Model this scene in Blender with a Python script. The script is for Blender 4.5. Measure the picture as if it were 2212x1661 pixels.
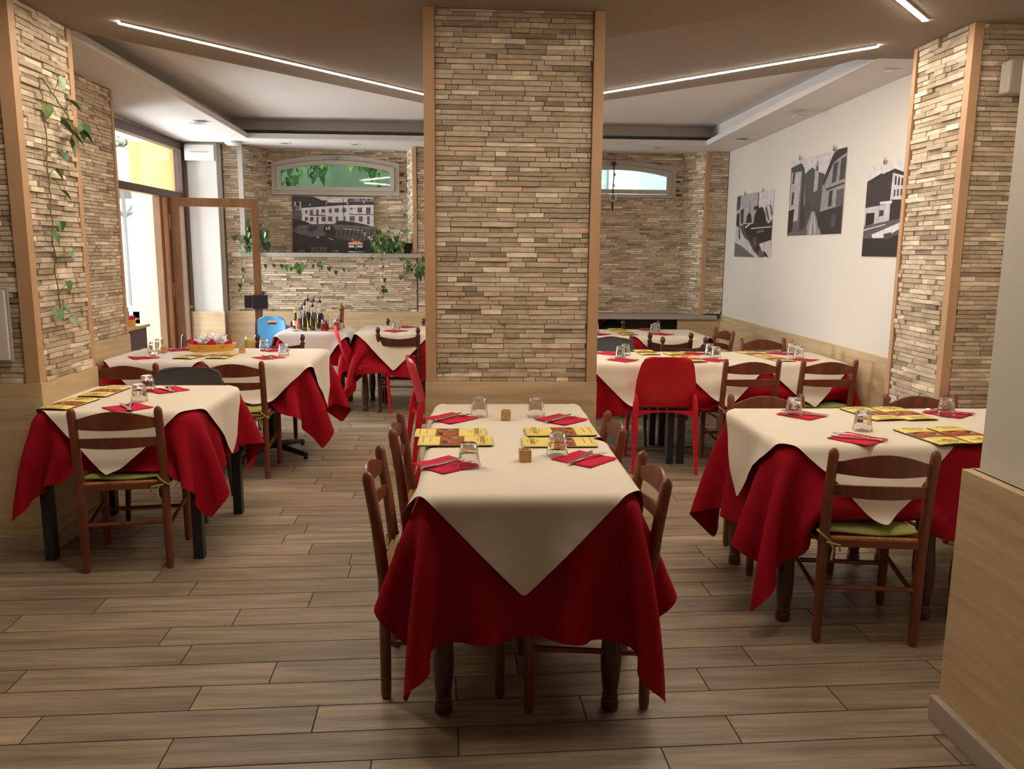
import bpy, math, random
import numpy as np
from mathutils import Matrix, Vector

# ------------------------------------------------------------------ camera, world, lights, exposure
sc = bpy.context.scene
COL = sc.collection
for o in list(bpy.data.objects): bpy.data.objects.remove(o)
PI = math.pi
def link(o): COL.objects.link(o); return o

P_, Y_, R_ = math.radians(9.45), math.radians(3.16), math.radians(-.51)
fwd = Vector((math.sin(Y_)*math.cos(P_), math.cos(Y_)*math.cos(P_), -math.sin(P_)))
r0 = Vector((math.cos(Y_), -math.sin(Y_), 0)); u0 = r0.cross(fwd)
rt = math.cos(R_)*r0-math.sin(R_)*u0; up = math.sin(R_)*r0+math.cos(R_)*u0
cam = bpy.data.objects.new('camera', bpy.data.cameras.new('camera')); link(cam)
cam.data.sensor_width = 36; cam.data.lens = 1740/2212*36; cam.data.clip_start = .05
M = Matrix.Identity(4)
for i in range(3): M[i][0], M[i][1], M[i][2] = rt[i], up[i], -fwd[i]
M[0][3], M[1][3], M[2][3] = 0, 0, 1.542
cam.matrix_world = M
sc.camera = cam

sc.view_settings.view_transform = 'Standard'; sc.view_settings.look = 'None'
sc.view_settings.gamma = 1; sc.view_settings.use_curve_mapping = False
sc.view_settings.exposure = EXPO = 0.0

W = bpy.data.worlds.new('sky'); sc.world = W; W.use_nodes = True
wn = W.node_tree.nodes; bg = wn['Background']
bg.inputs[0].default_value = (.80, .90, 1.0, 1); bg.inputs[1].default_value = 3.2

def lamp(name, kind, loc, power, color, rot=(0, 0, 0), size=1, size_y=None, spread=None):
    d = bpy.data.lights.new(name, kind); d.energy = power; d.color = color
    if kind == 'AREA':
        d.size = size
        if size_y: d.shape = 'RECTANGLE'; d.size_y = size_y
        if spread: d.spread = spread
    o = link(bpy.data.objects.new(name, d)); o.location = loc; o.rotation_euler = rot
    return o
sun = lamp('sun', 'SUN', (-8, 4, 9), 6.5, (1, .95, .86))
sun.rotation_euler = Vector((-.25, .62, -.72)).to_track_quat('-Z', 'Y').to_euler(); sun.data.angle = .02
# daylight through the open door (left) and the two arched windows
dl = lamp('door_daylight', 'AREA', (-4.6, 8.38, 1.5), 270, (.90, .95, 1.0), (0, math.radians(-86), math.radians(4)), 2.4, .95)
dl.visible_camera = False
WARM = (1.0, .74, .44)

# ------------------------------------------------------------------ materials
def new_mat(name):
    m = bpy.data.materials.new(name); m.use_nodes = True
    return m, m.node_tree, m.node_tree.nodes['Principled BSDF']
def N(nt, t, **kw):
    n = nt.nodes.new(t)
    for k, v in kw.items():
        if k.startswith('i_'): n.inputs[k[2:]].default_value = v
        else: setattr(n, k, v)
    return n
def plain(name, col, rough=.5, metal=0, spec=.5, noise=0, nscale=30, bump=0, sheen=0, coat=0):
    m, nt, b = new_mat(name)
    b.inputs['Base Color'].default_value = (*col, 1); b.inputs['Roughness'].default_value = rough
    b.inputs['Metallic'].default_value = metal; b.inputs['Specular IOR Level'].default_value = spec
    b.inputs['Sheen Weight'].default_value = sheen; b.inputs['Coat Weight'].default_value = coat
    if noise or bump:
        tc = N(nt, 'ShaderNodeNewGeometry'); nz = N(nt, 'ShaderNodeTexNoise'); nz.inputs['Scale'].default_value = nscale
        nz.inputs['Detail'].default_value = 4
        nt.links.new(tc.outputs['Position'], nz.inputs['Vector'])
        if noise:
            mx = N(nt, 'ShaderNodeMix', data_type='RGBA')
            mx.inputs[6].default_value = (*[c*(1-noise) for c in col], 1); mx.inputs[7].default_value = (*[min(1, c*(1+noise)) for c in col], 1)
            nt.links.new(nz.outputs[0], mx.inputs[0]); nt.links.new(mx.outputs[2], b.inputs['Base Color'])
        if bump:
            bp = N(nt, 'ShaderNodeBump'); bp.inputs['Strength'].default_value = bump; bp.inputs['Distance'].default_value = .004
            nt.links.new(nz.outputs[0], bp.inputs['Height']); nt.links.new(bp.outputs[0], b.inputs['Normal'])
    return m
def ramp(nt, stops, interp='LINEAR'):
    r = N(nt, 'ShaderNodeValToRGB'); r.color_ramp.interpolation = interp
    e = r.color_ramp.elements
    while len(e) < len(stops): e.new(.5)
    for i, (p, c) in enumerate(stops): e[i].position = p; e[i].color = (*c, 1)
    return r
def grain(name, stops, scale=(1.2, 1.2, 16), rough=.45, coords='pos', spec=.4, bump=.1, coat=0):
    """wood grain: noise stretched along the horizontal"""
    m, nt, b = new_mat(name)
    g = N(nt, 'ShaderNodeNewGeometry') if coords == 'pos' else N(nt, 'ShaderNodeTexCoord')
    mp = N(nt, 'ShaderNodeMapping'); mp.inputs['Scale'].default_value = scale
    nt.links.new(g.outputs['Position' if coords == 'pos' else 'Object'], mp.inputs[0])
    a = N(nt, 'ShaderNodeTexNoise'); a.inputs['Scale'].default_value = 1.6; a.inputs['Detail'].default_value = 7; a.inputs['Distortion'].default_value = .6
    nt.links.new(mp.outputs[0], a.inputs['Vector'])
    r = ramp(nt, stops); nt.links.new(a.outputs[0], r.inputs[0]); nt.links.new(r.outputs[0], b.inputs['Base Color'])
    b.inputs['Roughness'].default_value = rough; b.inputs['Specular IOR Level'].default_value = spec
    b.inputs['Coat Weight'].default_value = coat
    if bump:
        bp = N(nt, 'ShaderNodeBump'); bp.inputs['Strength'].default_value = bump; bp.inputs['Distance'].default_value = .002
        nt.links.new(a.outputs[0], bp.inputs['Height']); nt.links.new(bp.outputs[0], b.inputs['Normal'])
    return m
def by_face(name, stops, interp, rough, noise=.25, nscale=(14, 14, 40), bump=.5, spec=.3):
    """colour picked by the per-stone / per-plank number stored on the faces, plus fine mineral noise"""
    m, nt, b = new_mat(name)
    at = N(nt, 'ShaderNodeAttribute', attribute_name='rnd')
    r = ramp(nt, stops, interp); nt.links.new(at.outputs['Fac'], r.inputs[0])
    g = N(nt, 'ShaderNodeNewGeometry'); mp = N(nt, 'ShaderNodeMapping'); mp.inputs['Scale'].default_value = nscale
    nt.links.new(g.outputs['Position'], mp.inputs[0])
    off = N(nt, 'ShaderNodeVectorMath', operation='ADD')
    sc_ = N(nt, 'ShaderNodeVectorMath', operation='SCALE'); nt.links.new(at.outputs['Vector'], sc_.inputs[0]); sc_.inputs['Scale'].default_value = 37
    nt.links.new(mp.outputs[0], off.inputs[0]); nt.links.new(sc_.outputs[0], off.inputs[1])
    nz = N(nt, 'ShaderNodeTexNoise'); nz.inputs['Scale'].default_value = 1; nz.inputs['Detail'].default_value = 8; nz.inputs['Roughness'].default_value = .65
    nt.links.new(off.outputs[0], nz.inputs['Vector'])
    rr = ramp(nt, [(.3, (1-noise,)*3), (.7, (1+noise,)*3)]); nt.links.new(nz.outputs[0], rr.inputs[0])
    mu = N(nt, 'ShaderNodeMix', data_type='RGBA', blend_type='MULTIPLY'); mu.inputs[0].default_value = 1
    nt.links.new(r.outputs[0], mu.inputs[6]); nt.links.new(rr.outputs[0], mu.inputs[7]); nt.links.new(mu.outputs[2], b.inputs['Base Color'])
    b.inputs['Roughness'].default_value = rough; b.inputs['Specular IOR Level'].default_value = spec
    bp = N(nt, 'ShaderNodeBump'); bp.inputs['Strength'].default_value = bump; bp.inputs['Distance'].default_value = .004
    nt.links.new(nz.outputs[0], bp.inputs['Height']); nt.links.new(bp.outputs[0], b.inputs['Normal'])
    return m
def emit(name, col, s):
    m, nt, b = new_mat(name)
    b.inputs['Base Color'].default_value = (*col, 1); b.inputs['Emission Color'].default_value = (*col, 1); b.inputs['Emission Strength'].default_value = s
    return m
def glass(name, col=(1, 1, 1), rough=0, ior=1.45):
    m, nt, b = new_mat(name)
    b.inputs['Base Color'].default_value = (*col, 1); b.inputs['Transmission Weight'].default_value = 1
    b.inputs['Roughness'].default_value = rough; b.inputs['IOR'].default_value = ior
    return m
def pane(name, tint=(1, 1, 1), refl=.12):
    """thin window glass: lets light straight through, faint reflection"""
    m = bpy.data.materials.new(name); m.use_nodes = True; nt = m.node_tree; nt.nodes.clear()
    t = N(nt, 'ShaderNodeBsdfTransparent'); t.inputs[0].default_value = (*tint, 1)
    g = N(nt, 'ShaderNodeBsdfGlossy'); g.inputs['Roughness'].default_value = .03
    lw = N(nt, 'ShaderNodeLayerWeight'); lw.inputs[0].default_value = .25
    mm = N(nt, 'ShaderNodeMath', operation='MULTIPLY_ADD'); mm.inputs[1].default_value = .6; mm.inputs[2].default_value = refl*.4
    nt.links.new(lw.outputs['Fresnel'], mm.inputs[0])
    x = N(nt, 'ShaderNodeMixShader'); nt.links.new(mm.outputs[0], x.inputs[0]); nt.links.new(t.outputs[0], x.inputs[1]); nt.links.new(g.outputs[0], x.inputs[2])
    o = N(nt, 'ShaderNodeOutputMaterial'); nt.links.new(x.outputs[0], o.inputs[0]); return m

MAT = dict(
    stone=by_face('split_face_stone', [(0, (0.339, 0.264, 0.184)), (.06, (0.452, 0.358, 0.245)), (.20, (0.531, 0.429, 0.306)), (.42, (0.599, 0.490, 0.352)), (.62, (0.655, 0.539, 0.393)), (.80, (0.723, 0.605, 0.449)), (.90, (0.746, 0.539, 0.388)), (.92, (0.881, 0.759, 0.571))], 'CONSTANT', .85, .26),
    mortar=plain('mortar', (.16, .12, .085), .95),
    plank=by_face('wood_look_tile', [(0, (.240, .178, .117)), (.5, (.292, .219, .145)), (1, (.35, .268, .178))], 'LINEAR', .42, .5, (1.6, 22, 1), .12, .45),
    grout=plain('grout', (.05, .032, .02), .9),
    plaster=plain('cream_wall_paint', (.74, .695, .62), .85, noise=.03, nscale=3),
    ceil=plain('ceiling_paint', (.76, .72, .68), .9),
    slab=plain('taupe_ceiling_paint', (.29, .23, .175), .9),  # lowered slab coloured darker than the raised ceiling
    white=plain('white_paint', (.66, .64, .59), .7),
    oak=grain('pale_oak_laminate', [(.25, (.48, .345, .19)), (.5, (.595, .445, .258)), (.75, (.685, .53, .325))]),
    strip=grain('oak_corner_strip', [(.3, (.50, .30, .16)), (.7, (.58, .36, .20))], (3, 3, 1.2), .5),
    skirting=plain('skirting', (.46, .38, .30), .5),
    shelf=plain('taupe_shelf', (.42, .38, .33), .6),
    red=plain('red_tablecloth', (.36, .006, .016), .88, spec=.15, noise=.10, nscale=260, bump=.15, sheen=.0),
    cream=plain('cream_tablecloth', (.79, .70, .57), .9, spec=.1, noise=.05, nscale=240, bump=.12),
    linen=plain('white_tablecloth', (.85, .79, .75), .9, spec=.1, noise=.04, nscale=240, bump=.1),
    napkin=plain('red_napkin', (.62, .028, .065), .9, spec=.1, noise=.06, nscale=300),
    chair=grain('brown_chair_wood', [(.3, (.14, .033, .014)), (.7, (.235, .064, .026))], (14, 14, 3), .35, 'obj', .5, .05, .15),
    dchair=grain('dark_red_brown_wood', [(.3, (.055, .014, .008)), (.7, (.10, .026, .013))], (14, 14, 3), .3, 'obj', .5, .05, .2),
    tleg=grain('dark_turned_wood', [(.3, (.045, .014, .007)), (.7, (.10, .034, .014))], (14, 14, 3), .35, 'obj', .5, .05, .2),
    rush=grain('woven_rush', [(.35, (.32, .13, .035)), (.65, (.52, .25, .08))], (60, 60, 60), .7, 'obj', .3, .6),
    green=plain('green_cushion', (.36, .37, .10), .95, noise=.08, nscale=160, bump=.3),
    pinkc=plain('faded_pink_cushion', (.50, .24, .18), .95, noise=.08, nscale=160, bump=.3),
    plastic=plain('red_plastic', (.62, .008, .022), .38, spec=.45),
    grey=plain('dark_grey_plastic', (.055, .055, .048), .5),
    black=plain('black_metal', (.018, .018, .022), .4),
    blue=plain('light_blue_plastic', (.12, .42, .74), .4),
    steel=plain('steel', (.62, .60, .57), .22, 1),
    glass=glass('clear_glass'),
    pane=pane('window_pane'), opane=pane('arched_pane', (.46, .60, .52)), opane2=pane('arched_pane_clear', (.66, .78, .74)),
    yellow=plain('yellow_card', (.88, .69, .19), .55), dark=plain('leaflet_inside', (.05, .012, .008), .6),
    cube=grain('light_wood_cube', [(.3, (.50, .27, .09)), (.7, (.66, .40, .16))], (20, 20, 20), .5, 'obj'),
    leaf=plain('leaf_green', (.075, .20, .03), .4, noise=.35, nscale=40), stem=plain('vine_stem', (.16, .15, .05), .6),
    frame=grain('stained_door_wood', [(.3, (.20, .085, .035)), (.7, (.31, .145, .06))], (6, 6, 1.5), .35, 'pos', .5, .05, .2),
    dframe=plain('dark_brown_frame', (.09, .05, .035), .45),
    ochre=plain('ochre_wall', (.80, .50, .17), .9), ltframe=plain('beige_window_frame', (.47, .42, .35), .6),
    steelbox=plain('grey_metal', (.35, .35, .34), .4, .6), hinge=plain('pale_brass', (.75, .62, .42), .3, .9),
    ytray=plain('yellow_tray', (.78, .42, .05), .45), orange=plain('orange_label', (.78, .22, .09), .6),
    oil=glass('oil_glass', (.30, .22, .04)), dkoil=plain('vinegar', (.03, .018, .008), .1), cork=plain('pepper_mill_wood', (.26, .09, .03), .35),
    wrap=plain('cellophane_wrapped', (.93, .90, .92), .22, spec=.8), poster=None,
    led=emit('led_tube', (1.0, .87, .715), 134.0), diff=emit('warm_ceiling_lamp', WARM, 8.0),
)

# ------------------------------------------------------------------ mesh helpers
class MB:
    def __init__(s): s.v = []; s.f = []; s.a = []
    def add(s, v, f, a=0.0):
        k = len(s.v); s.v += [tuple(p) for p in v]; s.f += [tuple(i+k for i in q) for q in f]; s.a += [a]*len(f); return s
    def box(s, x0, x1, y0, y1, z0, z1, a=0.0):
        v = [(x, y, z) for x in (x0, x1) for y in (y0, y1) for z in (z0, z1)]
        return s.add(v, [(0, 1, 3, 2), (4, 6, 7, 5), (0, 4, 5, 1), (2, 3, 7, 6), (0, 2, 6, 4), (1, 5, 7, 3)], a)
    def prism(s, poly, z0, z1, a=0.0):
        n = len(poly)
        v = [(x, y, z0) for x, y in poly]+[(x, y, z1) for x, y in poly]
        return s.add(v, [tuple(range(n))[::-1], tuple(range(n, 2*n))]+[(i, (i+1) % n, n+(i+1) % n, n+i) for i in range(n)], a)
    def lathe(s, prof, cx=0, cy=0, n=16, ribs=0, amp=0, cap=True, a=0.0):
        v = []
        for r, z in prof:
            for i in range(n):
                t = 2*PI*i/n; rr = r*(1+(amp*math.cos(ribs*t) if ribs else 0)); v.append((cx+rr*math.cos(t), cy+rr*math.sin(t), z))
        m = len(prof); f = [(j*n+i, j*n+(i+1) % n, (j+1)*n+(i+1) % n, (j+1)*n+i) for j in range(m-1) for i in range(n)]
        if cap: f += [tuple(range(n))[::-1], tuple(range((m-1)*n, m*n))]
        return s.add(v, f, a)
    def tube(s, pts, rad, n=10, cap=True, a=0.0, flat=1.0):
        pts = [Vector(p) for p in pts]; rad = rad if hasattr(rad, '__len__') else [rad]*len(pts); v = []
        t = (pts[1]-pts[0]).normalized(); u = t.orthogonal().normalized()
        if abs(t.z) > .9: u = Vector((1, 0, 0)); u = (u-t*u.dot(t)).normalized()
        for i, p in enumerate(pts):
            t = (pts[min(i+1, len(pts)-1)]-pts[max(i-1, 0)]).normalized(); u = (u-t*u.dot(t)).normalized(); w = t.cross(u)
            for k in range(n):
                q = 2*PI*k/n; v.append(p+(u*math.cos(q)+w*math.sin(q)*flat)*rad[i])
        m = len(pts); f = [(j*n+i, j*n+(i+1) % n, (j+1)*n+(i+1) % n, (j+1)*n+i) for j in range(m-1) for i in range(n)]
        if cap: f += [tuple(range(n))[::-1], tuple(range((m-1)*n, m*n))]
        return s.add(v, f, a)
    def grid(s, P, a=0.0):
        n, m = P.shape[:2]
        return s.add(P.reshape(-1, 3).tolist(), [(i*m+j, (i+1)*m+j, (i+1)*m+j+1, i*m+j+1) for i in range(n-1) for j in range(m-1)], a)
    def slab(s, fn, us, vs, th):
        """thick curved sheet: fn(u,v)->point, th = thickness vector or float along the normal"""
        F = [[Vector(fn(u, v)) for v in vs] for u in us]; n, m = len(us), len(vs); top = []; bot = []
        for i in range(n):
            for j in range(m):
                du = F[min(i+1, n-1)][j]-F[max(i-1, 0)][j]; dv = F[i][min(j+1, m-1)]-F[i][max(j-1, 0)]
                nn = du.cross(dv).normalized(); top.append(F[i][j]+nn*th/2); bot.append(F[i][j]-nn*th/2)
        k = n*m; f = []
        for i in range(n-1):
            for j in range(m-1):
                a, b, c, d = i*m+j, (i+1)*m+j, (i+1)*m+j+1, i*m+j+1
                f += [(a, b, c, d), (d+k, c+k, b+k, a+k)]
        for i in range(n-1):
            a, b = i*m, (i+1)*m; f.append((b, a, a+k, b+k)); a, b = i*m+m-1, (i+1)*m+m-1; f.append((a, b, b+k, a+k))
        for j in range(m-1):
            a, b = j, j+1; f.append((a, b, b+k, a+k)); a, b = (n-1)*m+j, (n-1)*m+j+1; f.append((b, a, a+k, b+k))
        return s.add(top+bot, f)
    def xf(s, M, start=0):
        for i in range(start, len(s.v)): s.v[i] = tuple(M @ Vector(s.v[i]))
        return s
    def build(s, name, mat, parent=None, smooth=False, bevel=0, loc=None, attr=False, subsurf=0, solid=0):
        me = bpy.data.meshes.new(name); me.from_pydata(s.v, [], s.f)
        if attr:
            at = me.attributes.new('rnd', 'FLOAT', 'FACE'); at.data.foreach_set('value', s.a)
        me.materials.append(mat); me.update()
        if smooth:
            me.polygons.foreach_set('use_smooth', [True]*len(me.polygons))
            if smooth != 'all':
                try: me.set_sharp_from_angle(angle=math.radians(38))
                except Exception: pass
        o = link(bpy.data.objects.new(name, me)); o.parent = parent
        if loc: o.location = loc
        if bevel:
            b = o.modifiers.new('b', 'BEVEL'); b.width = bevel; b.segments = 2; b.limit_method = 'ANGLE'
        if solid:
            q = o.modifiers.new('s', 'SOLIDIFY'); q.thickness = solid; q.offset = -1
        if subsurf:
            q = o.modifiers.new('u', 'SUBSURF'); q.levels = subsurf; q.render_levels = subsurf
        return o
def empty(name, loc=(0, 0, 0), rz=0):
    o = link(bpy.data.objects.new(name, None)); o.location = loc; o.rotation_euler = (0, 0, rz); o.empty_display_size = .05; return o
def tag(o, label, cat, group=None):
    o['label'] = label; o['category'] = cat
    if group: o['group'] = group
    return o
def struct(o): o['kind'] = 'structure'; return o
def copy_tree(o, parent=None):
    c = o.copy(); COL.objects.link(c); c.parent = parent
    for ch in list(o.children): copy_tree(ch, c)
    return c
PROTO = {}
def place(key, maker, loc, rz, label, cat, group=None, tilt=None):
    """first call builds the thing, later calls copy it with its parts"""
    if key not in PROTO: o = PROTO[key] = maker()
    else: o = copy_tree(PROTO[key])
    o.location = loc; o.rotation_euler = (tilt[0], tilt[1], rz) if tilt else (0, 0, rz)
    for k in ('group',):
        if k in o: del o[k]
    return tag(o, label, cat, group)
R3 = lambda a: Matrix.Rotation(a, 4, 'Z')

# ------------------------------------------------------------------ the room
rnd = random.Random(5)
def stone_panel(name, org, ang, width, z0, z1, seed, cut=None, rh=.0245, dmax=.016):
    """stacked split-face stones; u runs along ang, the face looks to the right of u (u x z)"""
    r = random.Random(seed); mb = MB()
    ux, uy = math.cos(ang), math.sin(ang); nx, ny = uy, -ux
    z = z0
    while z < z1-.004:
        h = min(rh*r.uniform(.88, 1.12), z1-z)
        if z1-z-h < .008: h = z1-z
        u = -r.uniform(0, .1)
        while u < width:
            L = r.choice((.06, .08, .10, .13, .16, .19, .23))*r.uniform(.85, 1.15)
            a, b = max(0, u), min(width, u+L); u += L
            if b-a < .012: continue
            if cut and cut(( a+b)/2, z+h/2): continue
            d = dmax*(.25+.75*r.random()**1.5); e = .0012; g = .0007
            v = []
            for (uu, zz) in ((a+g, z+g), (b-g, z+g), (b-g, z+h-g), (a+g, z+h-g)):
                v.append((org[0]+ux*uu, org[1]+uy*uu, zz))
            for (uu, zz) in ((a+g+e, z+g+e), (b-g-e, z+g+e), (b-g-e, z+h-g-e), (a+g+e, z+h-g-e)):
                dd = d+r.uniform(-.0022, .0022); v.append((org[0]+ux*uu+nx*dd, org[1]+uy*uu+ny*dd, zz))
            mb.add(v, [(4, 5, 6, 7), (0, 1, 5, 4), (1, 2, 6, 5), (2, 3, 7, 6), (3, 0, 4, 7)], r.random())
        z += h
    return struct(mb.build(name, MAT['stone'], attr=True))

# floor: wood-look tiles with open joints over the grout bed
g = struct(MB().box(-3.5, 3.3, -2.2, 9.7, -.05, -.0015).build('floor', MAT['grout']))
JO = {-2: -.225, -1: -.861, 0: -.431, 1: -.863, 2: -.631, 3: -.99, 4: -1.121, 5: -.879, 6: -.594, 7: -1.148, 8: -1.36}
mb = MB(); ca, sa = math.cos(.031), math.sin(.031); rw = .1565
for k in range(-31, 50):
    yb = (k+15.51)*rw; off = JO.get(k, rnd.uniform(0, .9))
    i0 = math.floor((-3.6-off)/.902)
    for i in range(i0, i0+9):
        a, b = off+i*.902, off+(i+1)*.902
        pts = []
        for (x, y) in ((a+.0025, yb+.0025), (b-.0025, yb+.0025), (b-.0025, yb+rw-.0025), (a+.0025, yb+rw-.0025)):
            pts.append((x*ca-y*sa, x*sa+y*ca))
        cx = sum(p[0] for p in pts)/4; cy = sum(p[1] for p in pts)/4
        if cx < -3.5 or cx > 3.3 or cy < -2.2 or cy > 9.5: continue
        mb.prism(pts, -.003, 0, rnd.random())
fl = struct(mb.build('floor', MAT['plank'], attr=True))

CZ, SZ = 2.69, 2.62
# lowered ceiling slab with the pointed edge, the raised ceiling behind it, the lower border
struct(MB().prism([(-3.2, -2.2), (3.2, -2.2), (3.2, 4.93), (2.33, 4.97), (2.25, 5.18), (.21, 7.36), (-2.13, 4.71), (-3.2, 4.71)], CZ, CZ+.10).build('ceiling', MAT['slab']))
struct(MB().box(-3.2, 3.2, 4.5, 9.8, CZ+.14, CZ+.2).build('ceiling', MAT['ceil']))
struct(MB().box(-3.5, 3.4, -2.3, 10.2, CZ+.2, CZ+.3).build('ceiling', MAT['ceil']))
def border(x0, x1, y0, y1, zn, zf, h=.05):
    """border slab whose underside falls from zn (near) to zf"""
    ym = y1
    mb = MB()
    for (a, b, za, zb) in ((y0, y1, zn, zf),):
        if b-a < .01: continue
        mb.add([(x0, a, za), (x1, a, za), (x1, b, zb), (x0, b, zb), (x0, a, za+h+.001), (x1, a, za+h+.001), (x1, b, zb+h), (x0, b, zb+h)],
               [(0, 3, 2, 1), (4, 5, 6, 7), (0, 1, 5, 4), (1, 2, 6, 5), (2, 3, 7, 6), (3, 0, 4, 7)])
    return mb
struct(border(-3.3, -2.19, 4.71, 8.43, CZ, SZ).build('ceiling', MAT['ceil']))
struct(border(2.44, 2.95, 4.93, 8.43, CZ, SZ).build('ceiling', MAT['ceil']))
struct(MB().box(-3.3, 2.95, 8.43, 9.7, SZ, SZ+.05).build('ceiling', MAT['ceil']))
struct(MB().box(-3.3, -2.40, 4.75, 8.66, CZ+.045, CZ+.15).build('ceiling', MAT['ceil']))
struct(MB().box(2.56, 2.95, 4.95, 8.66, CZ+.045, CZ+.15).build('ceiling', MAT['ceil']))
struct(MB().box(-3.3, 2.95, 8.66, 9.7, CZ+.045, CZ+.15).build('ceiling', MAT['ceil']))

WZ = .868
def cladding(name, x0, x1, y0, y1, z1=WZ): return struct(MB().box(x0, x1, y0, y1, 0, z1).build(name, MAT['oak'], bevel=.002))
def skirt(name, x0, x1, y0, y1): return struct(MB().box(x0, x1, y0, y1, 0, .082).build(name, MAT['skirting'], bevel=.003))
def strip(x0, x1, y0, y1, z0=WZ, z1=CZ, n='trim_1', m='strip'): return struct(MB().box(x0, x1, y0, y1, z0, z1).build(n, MAT[m], bevel=.0015))

# central pillar
PX0, PX1, PY0, PY1 = -.205, .655, 4.13, 4.65
struct(MB().box(PX0+.012, PX1-.012, PY0+.012, PY1-.012, 0, CZ).build('wall_center', MAT['mortar']))
cladding('trim_2', PX0-.015, PX1+.015, PY0-.018, PY1+.015)
stone_panel('wall_center', (PX0+.042, PY0+.014), 0, PX1-PX0-.084, WZ, CZ, 11)
strip(PX0-.012, PX0+.042, PY0-.016, PY0+.034); strip(PX1-.040, PX1+.012, PY0-.016, PY0+.034)
strip(PX0-.012, PX0+.042, PY1-.034, PY1+.01); strip(PX1-.040, PX1+.012, PY1-.034, PY1+.01)
stone_panel('wall_center', (PX1, PY0+.034), PI/2, PY1-PY0-.07, WZ, CZ, 12)
stone_panel('wall_center', (PX0, PY1-.034), -PI/2, PY1-PY0-.07, WZ, CZ, 13)

# left pillar
LX, LY0, LY1 = -2.13, 4.08, 4.68
struct(MB().box(-2.75, LX-.012, LY0+.012, LY1-.012, 0, CZ).build('wall_left', MAT['mortar']))
cladding('trim_2', -3.1, LX+.012, LY0-.012, LY1+.008, WZ)
skirt('baseboard_left', -3.1, LX+.024, LY0-.024, LY1+.012)
strip(LX-.062, LX+.006, LY0-.008, LY0+.05, WZ, CZ); strip(LX-.05, LX+.006, LY1-.045, LY1+.004, WZ, CZ)
stone_panel('wall_left', (LX-.012, LY0+.05), PI/2, LY1-LY0-.095, WZ, CZ, 21, rh=.027, dmax=.026)
stone_panel('wall_left', (-2.75, LY0+.012), 0, .56, WZ, CZ, 22)
# left stone wall up to the door bay
struct(MB().box(-3.1, -2.592, LY1-.2, 6.23, 0, CZ).build('wall_left', MAT['mortar']))
stone_panel('wall_left', (-2.592, LY1-.1), PI/2, 6.23-LY1+.08, WZ, CZ, 23)
strip(-2.63, -2.572, 6.21, 6.245, WZ, CZ, 'trim_1')
cladding('trim_2', -2.6, -2.565, LY1, 6.25, .89); skirt('baseboard_left', -2.6, -2.553, LY1, 6.25)
# wall behind the camera and near walls (never in view, they close the room)
struct(MB().box(-3.4, -3.1, -2.2, 7.2, 0, CZ+.2).build('wall_left', MAT['plaster']))
struct(MB().box(-3.4, 3.3, -2.4, -2.2, 0, CZ+.2).build('wall_back', MAT['plaster']))
struct(MB().box(3.2, 3.4, -2.2, 9.7, 0, CZ+.2).build('wall_right', MAT['plaster']))
# far left: return wall, white column
struct(MB().box(-3.45, -2.60, 8.90, 9.6, 0, SZ+.05).build('wall_far', MAT['white']))
struct(MB().box(-2.92, -2.615, 8.80, 8.91, 0, SZ).build('wall_far', MAT['white'], bevel=.004))
cladding('trim_2', -3.02, -2.60, 8.775, 8.80, .87); cladding('trim_2', -2.60, -2.27, 8.865, 8.88, .87)
# far wall, left bay with the niche over the shelf
FY = 8.9
struct(MB().box(.82, 2.9, 9.2, 9.3, 0, .85).build('wall_far', MAT['mortar']))
struct(MB().box(-2.6, .84, FY+.012, 9.22, 0, 1.45).build('wall_far', MAT['mortar']))
struct(MB().box(-2.6, -2.43, FY+.012, 9.6, 1.45, SZ+.05).build('wall_far', MAT['mortar']))
struct(MB().box(-.545, .82, FY+.012, 9.6, 1.3, SZ+.05).build('wall_far', MAT['mortar']))
stone_panel('wall_far', (-2.58, FY+.012), 0, .155, WZ, SZ, 31)
stone_panel('wall_far', (-2.43, FY+.012), 0, 1.87, WZ, 1.452, 32)
stone_panel('wall_far', (-.545, FY+.012), 0, 1.37, WZ, SZ, 33)
cladding('trim_2', -2.27, .84, FY-.02, FY+.012)
strip(-2.425, -2.375, FY-.012, FY+.04, 1.50, SZ, 'trim_1', 'white'); strip(-.595, -.55, FY-.012, FY+.04, 1.50, SZ)  # left strip is white in place of light on the stone corner
N1 = 9.30
def wall_with_arch(name, x0, x1, y, wx0, wx1, wz0, wz1, wza, z0, z1, seed):
    """stone wall leaving the arched window opening free"""
    cx = (wx0+wx1)/2; hw = (wx1-wx0)/2
    def cut(u, z):
        x = x0+u
        if not (wx0 < x < wx1 and z > wz0): return False
        return z < wz1+(wza-wz1)*(1-((x-cx)/hw)**2)
    struct(MB().box(x0-.1, wx0, y+.014, y+.25, z0-.1, z1+.05).build(name, MAT['mortar']))
    struct(MB().box(wx1, x1+.1, y+.014, y+.25, z0-.1, z1+.05).build(name, MAT['mortar']))
    struct(MB().box(wx0, wx1, y+.014, y+.25, z0-.1, wz0).build(name, MAT['mortar']))
    v = []; n = 16
    arc = [(wx0+(wx1-wx0)*i/n, wz1+(wza-wz1)*(1-((wx0+(wx1-wx0)*i/n-cx)/hw)**2)) for i in range(n+1)]
    mb = MB()
    for (a, za), (b, zb) in zip(arc, arc[1:]):
        mb.add([(a, y+.014, za), (b, y+.014, zb), (b, y+.014, z1+.05), (a, y+.014, z1+.05), (a, y+.25, za), (b, y+.25, zb), (b, y+.25, z1+.05), (a, y+.25, z1+.05)],
               [(0, 1, 2, 3), (7, 6, 5, 4), (0, 4, 5, 1), (3, 2, 6, 7)])
    struct(mb.build(name, MAT['mortar']))
    stone_panel(name, (x0, y+.014), 0, x1-x0, z0, z1, seed, cut)
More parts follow.
